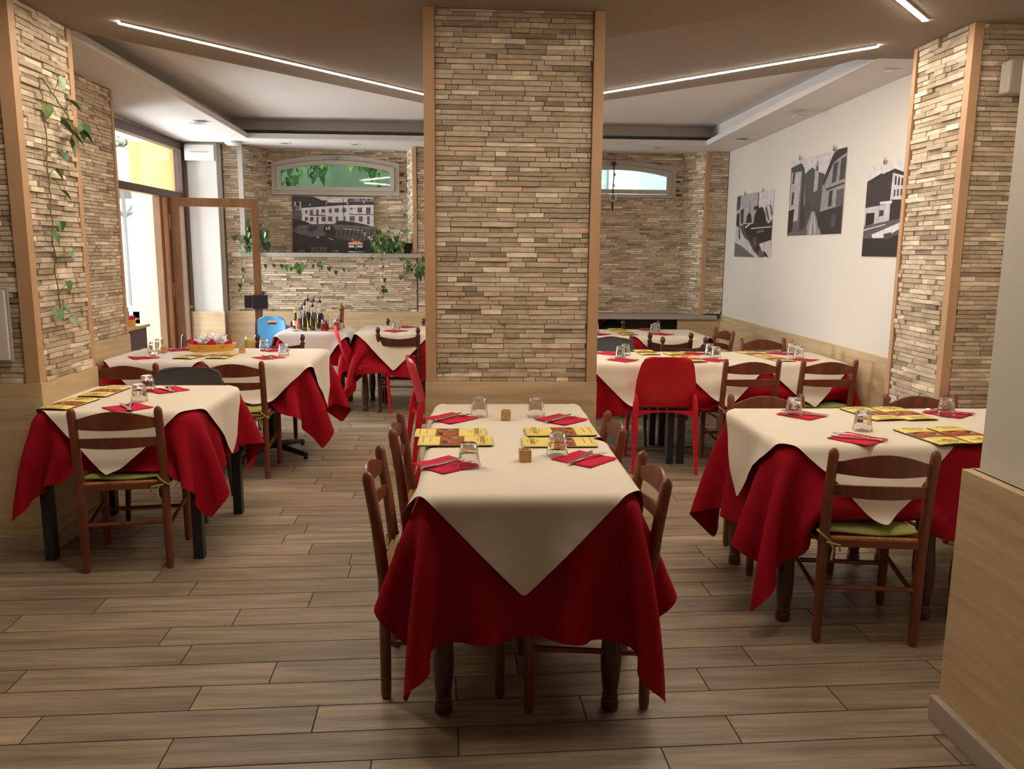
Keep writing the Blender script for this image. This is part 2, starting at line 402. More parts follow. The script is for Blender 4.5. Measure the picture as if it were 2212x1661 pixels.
wall_with_arch('wall_far', -2.25, -.66, N1, -2.14, -.79, 2.15, 2.46, 2.545, 1.50, SZ, 41)
def side(name, p, q, z0, z1, seed):
    dx, dy = q[0]-p[0], q[1]-p[1]; L = math.hypot(dx, dy)
    return stone_panel(name, p, math.atan2(dy, dx), L, z0, z1, seed)
side('wall_far', (-2.385, FY+.03), (-2.23, N1+.014), 1.50, SZ, 42)
side('wall_far', (-.675, N1+.014), (-.585, FY+.03), 1.50, SZ, 43)
struct(MB().prism([(-2.43, FY+.03), (-2.39, FY+.03), (-2.235, N1+.02), (-2.43, N1+.02)], 1.5, SZ).build('wall_far', MAT['mortar']))
struct(MB().prism([(-.58, FY+.03), (-.545, FY+.03), (-.545, N1+.02), (-.67, N1+.02)], 1.5, SZ).build('wall_far', MAT['mortar']))
struct(MB().box(-2.52, -.50, 8.85, 9.32, 1.452, 1.497).build('trim_3', MAT['shelf'], bevel=.003))
# far wall, right bay: niche down to the low shelf
N2 = 9.2
wall_with_arch('wall_far', .82, 2.44, N2, .98, 2.30, 2.16, 2.44, 2.525, .845, SZ, 51)
side('wall_far', (2.43, N2+.014), (2.59, FY+.03), .845, SZ, 52)
struct(MB().prism([(2.44, N2+.02), (2.60, FY+.03), (2.9, FY+.03), (2.9, N2+.02)], .845, SZ).build('wall_far', MAT['mortar']))
stone_panel('wall_far', (2.62, FY+.012), 0, .215, .86, SZ, 53)
strip(2.585, 2.628, FY-.012, FY+.04, .845, SZ)
struct(MB().box(.80, 2.77, 8.84, 9.23, .80, .845).build('trim_3', MAT['shelf'], bevel=.003))
cladding('trim_2', 2.34, 2.83, FY-.02, FY+.012, .80)
# right wall, painted, with its wainscot
RX = 2.84
struct(MB().box(RX, RX+.2, 4.7, 9.3, 0, SZ+.06).build('wall_right', MAT['plaster']))
struct(MB().box(RX-.022, RX, 4.72, FY, 0, .845).build('trim_2', MAT['oak'], bevel=.002))
skirt('baseboard_right', RX-.034, RX-.02, 4.72, FY)
# right pillar
QX, QY0, QY1 = 2.54, 4.15, 4.70
struct(MB().box(QX+.014, 3.2, QY0+.014, QY1-.01, 0, CZ).build('wall_right', MAT['mortar']))
cladding('trim_2', QX-.006, 3.2, QY0-.01, QY1+.004, .50)
stone_panel('wall_right', (QX+.014, QY1-.045), -PI/2, QY1-QY0-.09, .50, CZ, 61, rh=.027, dmax=.026)
stone_panel('wall_right', (QX+.05, QY0+.014), 0, .6, .50, CZ, 62)
strip(QX-.004, QX+.046, QY0-.006, QY0+.045, .50); strip(QX-.004, QX+.03, QY1-.03, QY1+.006, .50)
# near right wall, paint over oak cladding
struct(MB().box(1.615, 3.2, -2.2, 2.385, 0, CZ).build('wall_right', MAT['plaster']))
struct(MB().box(1.573, 1.615, -2.2, 2.41, 0, .868).build('trim_2', MAT['oak'], bevel=.002))
struct(MB().box(1.605, 1.65, -2.2, 2.415, 0, .868).build('trim_2', MAT['oak']))
skirt('baseboard_right', 1.548, 1.575, -2.2, 2.42)

# ------------------------------------------------------------------ glazed door bay
DX = -3.0
def frame_box(x0, x1, y0, y1, z0, z1, mat='dframe', name='frame', parent=None): return MB().box(x0, x1, y0, y1, z0, z1).build(name, MAT[mat], parent, bevel=.003)
d = struct(empty('door_1', (0, 0, 0)))
frame_box(DX-.03, DX+.05, 6.6, 8.80, 2.53, 2.61, parent=d); frame_box(DX-.03, DX+.05, 8.735, 8.80, 0, 2.56, parent=d)
frame_box(DX-.03, DX+.05, 6.6, 8.74, 2.03, 2.10, name='transom', parent=d)
frame_box(DX-.04, DX+.03, 8.12, 8.20, 0, 2.03, 'frame', 'jamb', d)
frame_box(DX-.03, DX+.05, 8.26, 8.33, 0, 2.03, 'frame', 'jamb', d)
MB().box(DX, DX+.006, 6.6, 8.74, 2.10, 2.53).build('pane', MAT['pane'], d)
struct(MB().box(-3.5, -2.99, 8.80, 9.5, 0, 2.9).build('wall_left', MAT['ochre']))
struct(MB().box(-3.4, DX+.02, 5.9, 6.6, 0, 2.9).build('wall_left', MAT['plaster']))
struct(MB().box(-3.4, DX+.02, 6.5, 8.9, 2.61, 2.95).build('wall_left', MAT['plaster']))
# open leaf, swung into the room
leaf = empty('door_2', (DX+.05, 8.33, 0), math.radians(9)); struct(leaf)
LW = .84
fr = MB(); fr.box(0, .085, -.022, .022, .01, 2.03); fr.box(LW-.075, LW, -.022, .022, .01, 2.03); fr.box(.085, LW-.075, -.022, .022, 1.945, 2.03); fr.box(.085, LW-.075, -.022, .022, .01, .16)
fr.build('leaf_frame', MAT['frame'], leaf, bevel=.004)
MB().box(.08, LW-.07, -.003, .003, .15, 1.95).build('pane', MAT['pane'], leaf)
hb = MB(); hb.box(.10, .118, -.03, -.022, .2, 1.93); hb.build('glazing_bead', MAT['strip'], leaf)
for z in (1.72, 1.05, .3): MB().lathe([(.013, z), (.013, z+.14)], -.012, -.02, 12).build('hinge', MAT['hinge'], leaf, smooth=True)
k = MB(); k.box(LW-.095, LW+.06, -.085, -.03, .93, 1.07); k.build('closer_box', MAT['black'], leaf, bevel=.006)
k = MB(); k.box(LW-.17, LW-.10, -.07, -.02, .935, 1.065); k.build('closer_box', MAT['black'], leaf, bevel=.006)

# arched windows
def arched_window(n, cx, y, hw, z0, z1, za, glassmat):
    w = struct(empty('window_%d' % n, (0, 0, 0)))
    def ring(o, i, y0, y1, name, mat):
        """o,i = (hw, z0, z1, za) outer and inner arch outlines"""
        def line(s):
            hw, z0, z1, za = s; k = 18
            return [(cx-hw, z0)]+[(cx-hw+2*hw*t/k, z1+(za-z1)*(1-(2*t/k-1)**2)) for t in range(k+1)]+[(cx+hw, z0)]
        A, B = line(o), line(i); m = len(A); v = [(x, y0, z) for x, z in A]+[(x, y0, z) for x, z in B]+[(x, y1, z) for x, z in A]+[(x, y1, z) for x, z in B]
        f = []
        for q in range(m):
            p = (q+1) % m
            f += [(q, p, m+p, m+q), (2*m+q, 3*m+q, 3*m+p, 2*m+p), (q, 2*m+q, 2*m+p, p), (m+q, m+p, 3*m+p, 3*m+q)]
        return MB().add(v, f).build(name, mat, w)
    ring((hw, z0, z1, za), (hw-.048, z0+.04, z1-.035, za-.05), y-.035, y+.03, 'outer_frame', MAT['ltframe'])
    ring((hw-.054, z0+.046, z1-.04, za-.056), (hw-.10, z0+.09, z1-.085, za-.10), y-.05, y+.01, 'sash', MAT['ltframe'])
    w = [c_ for c_ in w.children if c_.name.startswith('sash')][0]
    hw2, b0, b1, ba = hw-.095, z0+.085, z1-.08, za-.095; kk = 18
    pts = [(cx-hw2, b0)]+[(cx-hw2+2*hw2*t/kk, b1+(ba-b1)*(1-(2*t/kk-1)**2)) for t in range(kk+1)]+[(cx+hw2, b0)]
    MB().add([(x, y-.02, z) for x, z in pts], [tuple(range(len(pts)))]).build('pane', glassmat, w)
    lt = MB(); lt.box(cx-.02, cx+.02, y-.065, y-.035, za-.045, za-.02); lt.tube([(cx-.05, y-.06, za-.045), (cx+.04, y-.06, za-.05)], .003, 6); lt.build('latch', MAT['steelbox'], w)
arched_window(1, -1.465, N1, .70, 2.13, 2.475, 2.56, MAT['opane'])
arched_window(2, 1.63, N2, .70, 2.135, 2.455, 2.54, MAT['opane2'])

# ------------------------------------------------------------------ ceiling lights and fittings
def led(p, q, label, w=.026):
    t = empty('led_strip_light', ((p[0]+q[0])/2, (p[1]+q[1])/2, CZ), math.atan2(q[1]-p[1], q[0]-p[0])); L = math.dist(p, q)
    MB().box(-L/2, L/2, -w/2, w/2, -.009, -.002).build('diffuser', MAT['led'], t)
    mb = MB(); mb.box(-L/2-.004, L/2+.004, -w/2-.004, -w/2, -.007, .001); mb.box(-L/2-.004, L/2+.004, w/2, w/2+.004, -.007, .001); mb.build('profile', MAT['white'], t)
    tag(t, label, 'ceiling light', 'linear LED lights in the lowered ceiling')
led((-1.80, 4.52), (-.02, 6.67), 'long glowing LED line on the ceiling left of the central pillar')
led((2.283, 4.634), (.45, 6.72), 'long glowing LED line on the ceiling right of the central pillar')
led((2.266, 4.122), (.62, 2.40), 'short visible end of an LED line at the top right corner')
def recessed(x, y, label, s=.055, z=SZ):
    t = empty('recessed_spotlight', (x, y, z)); mb = MB()
    mb.box(-s, s, -s, s, -.004, .0); mb.build('bezel', MAT['white'], t)
    MB().lathe([(s*.62, -.0065), (s*.62, -.004)], n=16).build('lens', MAT['steel'], t)
    tag(t, label, 'spotlight', 'unlit recessed spotlights in the ceiling border')
def bz(y, y0): return CZ+(SZ-CZ)*min(1, (y-y0)/3.6)
recessed(-2.373, 7.5, 'small square recessed spotlight in the bright border above the door')
recessed(-1.898, 8.75, 'small recessed spotlight above the left half of the left arched window')
recessed(-1.18, 8.77, 'small recessed spotlight above the right half of the left arched window')
recessed(-2.30, 4.98, 'recessed spotlight nearest the left pillar', z=bz(4.98, 4.71))
recessed(1.989, 8.65, 'recessed spotlight above the right arched window')
recessed(2.66, 8.0, 'recessed spotlight above the boat poster')
recessed(2.65, 6.55, 'recessed spotlight above the narrow street poster')
recessed(2.64, 5.2, 'recessed spotlight nearest the right pillar', z=bz(5.2, 4.93))
tag(MB().lathe([(.01, SZ-.042), (.06, SZ-.036), (.085, SZ-.02), (.09, SZ)], -2.41, 8.72, 20).build('smoke_detector', MAT['white'], smooth=True), 'round white detector dome on the ceiling by the white column', 'detector')
v = empty('vent_box', (-2.77, 8.785, 2.5)); MB().box(-.15, .15, -.04, .012, -.07, .09).build('housing', MAT['white'], v, bevel=.004)
MB().box(-.09, .09, -.0425, -.039, .01, .02).build('slot', MAT['shelf'], v); tag(v, 'white vent box at the top of the white column', 'vent')
# unseen LED line mirroring the right one, added to light the foreground
led((-1.80, 4.0), (-.25, 2.40), 'LED line above the left foreground floor')

# ------------------------------------------------------------------ cloth draping (position based, settled once when the scene is built)
def drape(cx, cy, sx, sy, rot, z, boxes, n=38, steps=130, iters=14, seed=0, margin=.004, bend=.45, fld=None):
    """numpy position-based cloth: a flat sheet dropped over solid boxes (x0,x1,y0,y1,ztop)"""
    rs = np.random.RandomState(seed)
    u = np.linspace(-.5, .5, n)
    U, V = np.meshgrid(u*sx, u*sy, indexing='ij')
    c, s = math.cos(rot), math.sin(rot)
    P = np.stack([cx+U*c-V*s, cy+U*s+V*c, np.full_like(U, z+margin)], -1)
    P[..., 2] += rs.rand(n, n)*.001
    # start the overhanging part already bent down a little
    bx = boxes[0]
    # start with the overhang folded straight down; at the corners as a half-open cone
    X, Y = P[..., 0].copy(), P[..., 1].copy()
    ox = np.where(X < bx[0], X-bx[0], np.where(X > bx[1], X-bx[1], 0)); oy = np.where(Y < bx[2], Y-bx[2], np.where(Y > bx[3], Y-bx[3], 0))
    rr = np.hypot(ox, oy); cr = (np.abs(ox) > 0) & (np.abs(oy) > 0)
    fl = np.where(cr, .42, .03); dn = np.where(cr, .90, .998)
    q = rr > 0
    P[..., 0] = np.where(q, X-ox+np.where(q, ox/np.maximum(rr, 1e-6), 0)*(margin+rr*fl), P[..., 0])
    P[..., 1] = np.where(q, Y-oy+np.where(q, oy/np.maximum(rr, 1e-6), 0)*(margin+rr*fl), P[..., 1])
    P[..., 2] = np.where(q, z+margin-rr*dn, P[..., 2])
    V_ = np.zeros_like(P)
    hx, hy = sx/(n-1), sy/(n-1); hd = math.hypot(hx, hy)
    cons = []
    for st, L, k in ((1, None, 1.0), (2, None, bend)):
        for par in range(2*st if st == 1 else 4):
            if st == 1 and par > 1: break
            a = slice(par, n-st, 2*st) if st == 1 else slice(par, n-st, 4)
            b = slice(par+st, n, 2*st) if st == 1 else slice(par+st, n, 4)
            cons.append(((a, slice(None)), (b, slice(None)), hx*st, k))
            cons.append(((slice(None), a), (slice(None), b), hy*st, k))
    for p in range(2):
        cons.append(((slice(p, n-1, 2), slice(0, n-1)), (slice(p+1, n, 2), slice(1, n)), hd, .35))
        cons.append(((slice(p, n-1, 2), slice(1, n)), (slice(p+1, n, 2), slice(0, n-1)), hd, .35))
    dt = .014; r = .012
    for it in range(steps):
        V_[..., 2] -= 9.8*dt
        V_ *= .985 if it < steps*.6 else .93
        Q = P+V_*dt
        for k in range(iters):
            for a, b, L, w in cons:
                A = Q[a]; B = Q[b]
                # overlapping slices of the same parity cannot collide with each other
                m = min(A.shape[0], B.shape[0]); mm = min(A.shape[1], B.shape[1])
                A = A[:m, :mm]; B = B[:m, :mm]
                D = B-A; l = np.sqrt((D*D).sum(-1))+1e-9
                g = (l-L)/l*(.5*w)
                pass
                D *= g[..., None]
                A += D; B -= D
            if k % 3 == 2 or k == iters-1:
                for (x0, x1, y0, y1, zt) in boxes:
                    x, y, zz = Q[..., 0], Q[..., 1], Q[..., 2]
                    qx = np.maximum(np.maximum(x0+r-x, x-(x1-r)), 0)*np.sign(x-(x0+x1)/2)
                    qy = np.maximum(np.maximum(y0+r-y, y-(y1-r)), 0)*np.sign(y-(y0+y1)/2)
                    qz = np.maximum(zz-(zt-r), 0)
                    d = np.sqrt(qx*qx+qy*qy+qz*qz); R = r+margin
                    ins = d < R
                    out = ins & (d > 1e-6)
                    f = np.where(out, (R-d)/np.maximum(d, 1e-6), 0)
                    Q[..., 0] += qx*f; Q[..., 1] += qy*f; Q[..., 2] += qz*f
                    core = ins & (d <= 1e-6)
                    if core.any():
                        pen = np.stack([x-x0, x1-x, y-y0, y1-y, zt-zz], -1)
                        pen[~core] = 9
                        i = pen.argmin(-1)
                        Q[..., 0] = np.where(core & (i == 0), x0-margin, Q[..., 0]); Q[..., 0] = np.where(core & (i == 1), x1+margin, Q[..., 0])
                        Q[..., 1] = np.where(core & (i == 2), y0-margin, Q[..., 1]); Q[..., 1] = np.where(core & (i == 3), y1+margin, Q[..., 1])
                        Q[..., 2] = np.where(core & (i == 4), zt+margin, Q[..., 2])
                if fld:
                    G, (fx0, fx1, fy0, fy1) = fld
                    iz = np.clip((Q[..., 2]/.03).astype(int), 0, 39)
                    for key, ax, sg, e, u0 in (('x0', 0, -1, fx0, fy0), ('x1', 0, 1, fx1, fy0), ('y0', 1, -1, fy0, fx0), ('y1', 1, 1, fy1, fx0)):
                        off = (Q[..., ax]-e)*sg; iu = np.clip(((Q[..., 1-ax]-u0+.6)/.03).astype(int), 0, 159)
                        need = np.minimum(G[key][iu, iz], .09)+.005; m_ = (off > 0) & (off < need) & (Q[..., 2] < z-.006)
                        Q[..., ax] = np.where(m_, Q[..., ax]+sg*(need-off)*.5, Q[..., ax])
                Q[..., 2] = np.maximum(Q[..., 2], .004)
        nv = (Q-P)/dt
        top = np.zeros(P.shape[:2], bool)
        for (x0, x1, y0, y1, zt) in boxes:
            top |= (Q[..., 0] > x0-.0) & (Q[..., 0] < x1+.0) & (Q[..., 1] > y0) & (Q[..., 1] < y1) & (np.abs(Q[..., 2]-zt-margin) < .008)
        nv[top] *= .1
        Q[top, :2] = P[top, :2]*.9+Q[top, :2]*.1
        P = Q; V_ = nv
    return P

# ------------------------------------------------------------------ chairs (origin: floor, between the rear legs; front towards +Y)
def ties(t, m, s=1):
    mb = MB(); x = .185*s
    ring = [(x+.028*math.cos(a), -.004+.026*math.sin(a), .445-.025*math.cos(a)) for a in [2*PI*i/10 for i in range(11)]]
    mb.tube(ring, .0045, 6)
    mb.tube([(x-.01*s, .02, .43), (x-.03*s, -.03, .405), (x-.022*s, -.036, .36)], .005, 6); mb.tube([(x, -.03, .43), (x-.05*s, -.034, .42), (x-.055*s, -.03, .395)], .005, 6)
    mb.build('tie', m, t, smooth=True)
def ladder_chair(cush=None, tie=1, wood='chair'):
    t = empty('ladder_back_chair'); w = MAT[wood]
    for s in (-1, 1):
        x = .187*s
        mb = MB(); mb.tube([(x, 0, 0), (x, 0, .02), (x, 0, .25), (x, -.001, .44), (x, -.022, .63), (x, -.048, .79), (x, -.050, .803), (x, -.051, .812)], [.015, .0185, .020, .021, .020, .0195, .015, .006], 14); mb.build('rear_post', w, t, smooth=True)
        x = .20*s
        mb = MB(); mb.tube([(x, .395, 0), (x, .395, .02), (x, .395, .3), (x, .395, .437), (x, .395, .452)], [.014, .018, .020, .020, .012], 14); mb.build('front_leg', w, t, smooth=True)
    def slat(z0, z1, arch, yb, nm):
        us = [i/14 for i in range(15)]; vs = [0, .33, .67, 1]
        def fn(u, v):
            x = -.178+.356*u; c = 1-(2*u-1)**2
            zz = z0-.006*c+(z1-z0+arch*c**1.3+.006*c)*v
            return (x, yb-.034*c-(zz-.6)*.14*0, zz)
        MB().slab(fn, us, vs, .012).build(nm, w, t, smooth=True, bevel=.002)
    slat(.712, .756, .040, -.040, 'top_slat'); slat(.622, .664, .006, -.026, 'lower_slat')
    mb = MB()
    mb.box(-.178, .178, -.014, .012, .405, .437); mb.box(-.19, .19, .382, .408, .405, .437)
    for s in (-1, 1): mb.tube([(.187*s, 0, .42), (.20*s, .395, .42)], .016, 8)
    mb.build('seat_frame', w, t, bevel=.003)
    n = 17; P = np.zeros((n, n, 3))
    for i in range(n):
        for j in range(n):
            u, v = i/(n-1), j/(n-1); hw = .183+.012*v
            P[i, j] = ((2*u-1)*hw, -.008+.41*v, .446+.006*math.cos(26*max(abs(2*u-1), abs(2*v-1)))*.5-.006*(1-max(abs(2*u-1), abs(2*v-1))))
    MB().grid(P).build('rush_seat', MAT['rush'], t, smooth=True, solid=.018)
    mb = MB(); mb.tube([(-.19, .395, .19), (.19, .395, .19)], .0105, 8); mb.build('stretcher', w, t, smooth=True)
    mb = MB(); mb.tube([(-.18, 0, .235), (.18, 0, .235)], .0105, 8); mb.build('stretcher', w, t, smooth=True)
    for s in (-1, 1): mb = MB(); mb.tube([(.187*s, 0, .20), (.20*s, .395, .235)], .0105, 8); mb.build('stretcher', w, t, smooth=True)
    if cush:
        n = 13; P = np.zeros((n, n, 3)); rr = random.Random(3)
        for i in range(n):
            for j in range(n):
                u, v = 2*i/(n-1)-1, 2*j/(n-1)-1; e = max(0, 1-max(abs(u), abs(v))**6)
                P[i, j] = (u*.182*(1+.02*v), .195+v*.19, .462+.016*e+.006*math.sin(3*u+2*v)+.008*(u > .9)*(v < -.5))
        cu = MB().grid(P).build('seat_cushion', MAT[cush], t, smooth=True, solid=.014, subsurf=1)
        ties(cu, MAT[cush], tie)
    return t
def finial_chair(cush=None):
    t = empty('finial_chair'); w = MAT['dchair']
    for s in (-1, 1):
        x = .188*s; pts = []; rad = []
        for z, r in ((0, .012), (.03, .0165), (.20, .019), (.205, .0215), (.215, .0215), (.22, .019), (.46, .020), (.54, .019), (.545, .022), (.56, .022), (.565, .017), (.60, .018), (.735, .019), (.742, .0225), (.75, .0225), (.756, .0145), (.766, .013), (.775, .019), (.79, .0235), (.805, .022), (.818, .014), (.823, .004)):
            pts.append((x, -max(0, z-.44)*.12, z)); rad.append(r)
        MB().tube(pts, rad, 14).build('rear_post', w, t, smooth=True)
        pts = [(.20*s, .40, z) for z in (0, .03, .2, .205, .215, .22, .40, .452, .46)]
        MB().tube(pts, [.012, .0165, .019, .0215, .0215, .019, .021, .021, .010], 14).build('front_leg', w, t, smooth=True)
    def fn(u, v):
        c = 1-(2*u-1)**2; z0 = .645+.0*c; z1 = .735-.022*c**1.2
        return (-.178+.356*u, -.030-.03*c, z0+(z1-z0)*v)
    MB().slab(fn, [i/14 for i in range(15)], [0, .33, .67, 1], .013).build('crest_panel', w, t, smooth=True, bevel=.002)
    MB().tube([(-.18, -.012, .545), (.18, -.012, .545)], .010, 8).build('back_rail', w, t, smooth=True) if cush == 'rail' else None
    mb = MB(); mb.box(-.178, .178, -.014, .012, .395, .43); mb.box(-.19, .19, .385, .412, .395, .43)
    for s in (-1, 1): mb.tube([(.188*s, 0, .412), (.20*s, .40, .412)], .016, 8)
    mb.build('seat_frame', w, t, bevel=.003)
    n = 13; P = np.zeros((n, n, 3))
    for i in range(n):
        for j in range(n):
            u, v = i/(n-1), j/(n-1); P[i, j] = ((2*u-1)*(.183+.012*v), -.008+.415*v, .442-.006*(1-max(abs(2*u-1), abs(2*v-1))))
    MB().grid(P).build('rush_seat', MAT['rush'], t, smooth=True, solid=.018)
    for (z0, z1) in ((.19, .23), (.27, .31)):
        for s in (-1, 1): MB().tube([(.188*s, 0, z0), (.20*s, .40, z0)], .010, 8).build('stretcher', w, t, smooth=True)
    for z in (.25, .335): MB().tube([(-.18, 0, z), (.18, 0, z)], .010, 8).build('stretcher', w, t, smooth=True)
    MB().tube([(-.19, .40, .26), (.19, .40, .26)], .010, 8).build('stretcher', w, t, smooth=True)
    if cush == 'pad':
        n = 9; P = np.zeros((n, n, 3))
        for i in range(n):
            for j in range(n):
                u, v = 2*i/(n-1)-1, 2*j/(n-1)-1; P[i, j] = (u*.185, .195+v*.19, .462+.012*(1-max(abs(u), abs(v))**4))
        MB().grid(P).build('seat_cushion', MAT['linen'], t, smooth=True, solid=.014, subsurf=1)
    return t
def plastic_chair(mat='plastic', nm='plastic_chair', hh=.83, wtop=.150, wmid=.205):
    t = empty(nm); m = MAT[mat]
    # back and seat shell from one curved profile
    def prof(v):            # v 0 front edge .. 1 top of back ; returns y,z,halfwidth
        K = [(0, .43, .425, .185), (.08, .425, .448, .20), (.25, .30, .452, .212), (.42, .10, .447, .212), (.52, .02, .470, .213), (.60, -.012, .53, .213), (.75, -.045, .66, .205), (.9, -.075, hh-.06, wtop+.032), (.97, -.085, hh-.012, wtop+.012), (1, -.087, hh, wtop-.02)]
        for a, b in zip(K, K[1:]):
            if v <= b[0]+1e-9:
                k = (v-a[0])/(b[0]-a[0]); k2 = k*k*(3-2*k)*.4+k*.6
                return [a[i]+(b[i]-a[i])*k2 for i in (1, 2, 3)]
    def fn(u, v):
        y, z, hw = prof(v); q = 2*u-1; c = q*q
        return (q*hw, y+(.035*c if v > .55 else .035*c*max(0, (v-.42)/.13)), z+(.012*c if v < .4 else 0)-(.010*c*c if v > .93 else 0))
    vs = [0, .04, .08, .16, .25, .34, .42, .47, .52, .56, .60, .67, .75, .82, .88, .92, .95, .975, 1]
    MB().slab(fn, [i/12 for i in range(13)], vs, .011).build('shell', m, t, smooth=True)
    for s in (-1, 1):
        MB().tube([(.20*s, .40, .44), (.207*s, .415, .25), (.215*s, .435, 0)], [.021, .017, .013], 10).build('front_leg', m, t, smooth=True)
        MB().tube([(.200*s, -.012, .56), (.205*s, -.020, .50), (.208*s, -.03, .42), (.214*s, -.055, .22), (.222*s, -.085, 0)], [.012, .022, .023, .018, .013], 10).build('rear_leg', m, t, smooth=True)
    mb = MB()
    def arc(u, v):
        x = -.205+.41*u; c = 1-(2*u-1)**2
        return (x, -.024, .40+.045*v+.035*c*(1-v)*1.0)
    mb.slab(arc, [i/12 for i in range(13)], [0, 1], .014)
    for s in (-1, 1): mb.slab(lambda u, v, s=s: (.205*s, -.02+.43*u, .405+.04*v+.02*(1-(2*u-1)**2)*(1-v)), [i/6 for i in range(7)], [0, 1], .012)
    mb.build('seat_apron', m, t, smooth=True)
    return t

SEATS = []   # (x0,x1,y0,y1,z) boxes of the seats, used by the draped cloths
CH = []
def chair(kind, x, y, deg, label, group=None, cush=None, tie=1):
    a = math.radians(deg)
    mk = {'ladder': lambda: ladder_chair(cush, tie), 'finial': lambda: finial_chair(cush), 'red': lambda: plastic_chair('plastic'), 'grey': lambda: plastic_chair('grey', 'plastic_chair', .82, .168, .21)}[kind]
    o = place((kind, cush, tie), mk, (x, y, 0), a, label, 'chair', group)
    top = .462 if not cush else .482
    cs = [R3(a) @ Vector(p) for p in ((-.2, .0, 0), (.2, .0, 0), (-.2, .42, 0), (.2, .42, 0))]
    SEATS.append((x+min(c.x for c in cs), x+max(c.x for c in cs), y+min(c.y for c in cs), y+max(c.y for c in cs), top))
    return o
# table beside the left pillar
chair('ladder', -1.637, 3.79, 8.2, 'ladder-back chair with green cushion in front of the left foreground table', 'ladder-back chairs', 'green', 1)
chair('grey', -1.70, 4.90, 180, 'dark grey rounded plastic chair behind the left foreground table', 'grey plastic chairs')
# long table at the left wall
chair('ladder', -1.545, 5.36, 3, 'ladder-back chair with green cushion at the near side of the left middle table', 'ladder-back chairs', 'green', 1)
chair('ladder', -2.19, 5.28, 0, 'ladder-back chair at the near side of the left middle table, left of the grey chair', 'ladder-back chairs')
chair('finial', -1.60, 6.88, 180, 'dark chair with ball finials behind the left middle table, in front of the bottle table', 'ball-finial chairs', None)
chair('ladder', -2.24, 6.95, 180, 'ladder-back chair mostly hidden behind the basket on the left middle table', 'ladder-back chairs')
# back left
chair('ladder', -1.985, 8.28, 172, 'light brown ladder-back chair carrying the blue booster seat, against the far wall', 'ladder-back chairs')
chair('red', -1.19, 7.74, -84, 'red plastic chair seen from the side left of the back table', 'red plastic chairs')
chair('finial', -.655, 7.62, -4, 'dark ball-finial chair with its back to the viewer left of the central pillar', 'ball-finial chairs', 'rail')
chair('finial', -.66, 8.52, 180, 'ball-finial chair behind the back table, only its finial and crest showing', 'ball-finial chairs', None)
chair('red', -.33, 5.42, -80, 'red plastic chair mostly hidden behind the left edge of the central pillar', 'red plastic chairs')
# centre table
chair('ladder', -.285, 2.80, -90, 'ladder-back chair tucked in at the near left side of the centre table', 'ladder-back chairs', 'green', -1)
chair('ladder', -.262, 3.45, -90, 'ladder-back chair tucked in at the far left side of the centre table', 'ladder-back chairs')
chair('ladder', .60, 2.70, 90, 'ladder-back chair tucked in at the near right side of the centre table', 'ladder-back chairs')
chair('ladder', .60, 3.46, 90, 'ladder-back chair tucked in at the far right side of the centre table', 'ladder-back chairs')
# right middle row
chair('red', 1.38, 5.49, -4, 'red plastic chair with its back to the viewer at the right middle table', 'red plastic chairs')
chair('ladder', 1.975, 5.50, 0, 'ladder-back chair with faded pink cushion at the right middle table', 'ladder-back chairs', 'pinkc', -1)
chair('ladder', 2.525, 5.50, 0, 'ladder-back chair with green cushion at the wall end of the right middle table', 'ladder-back chairs', 'green', 1)
chair('finial', 1.86, 6.78, 180, 'dark ball-finial chair behind the middle of the right middle table', 'ball-finial chairs', 'pad')
chair('ladder', 2.56, 6.80, 180, 'ladder-back chair behind the wall end of the right middle table', 'ladder-back chairs')
chair('grey', 1.20, 6.66, 180, 'dark grey plastic chair behind the right middle table beside the central pillar', 'grey plastic chairs')
# right back row
chair('ladder', 1.27, 7.16, 0, 'ladder-back chair at the near left side of the right back table', 'ladder-back chairs')
chair('finial', 1.83, 7.22, 0, 'dark ball-finial chair with its back to the viewer at the right back table', 'ball-finial chairs', None)
chair('ladder', 2.42, 7.62, 98, 'ladder-back chair at the wall end of the right back table, seen from the side', 'ladder-back chairs')
chair('finial', 1.83, 8.42, 180, 'ball-finial chair behind the right back table, only two finials showing', 'ball-finial chairs', None)
# right foreground
chair('ladder', 1.583, 2.934, -8, 'ladder-back chair with green cushion in front of the right foreground table', 'ladder-back chairs', 'green', -1)
chair('ladder', 1.56, 4.03, 180, 'ladder-back chair on the far side of the right foreground table, near its left corner', 'ladder-back chairs')
chair('ladder', 2.39, 4.03, 180, 'ladder-back chair on the far side of the right foreground table, by the right pillar', 'ladder-back chairs')

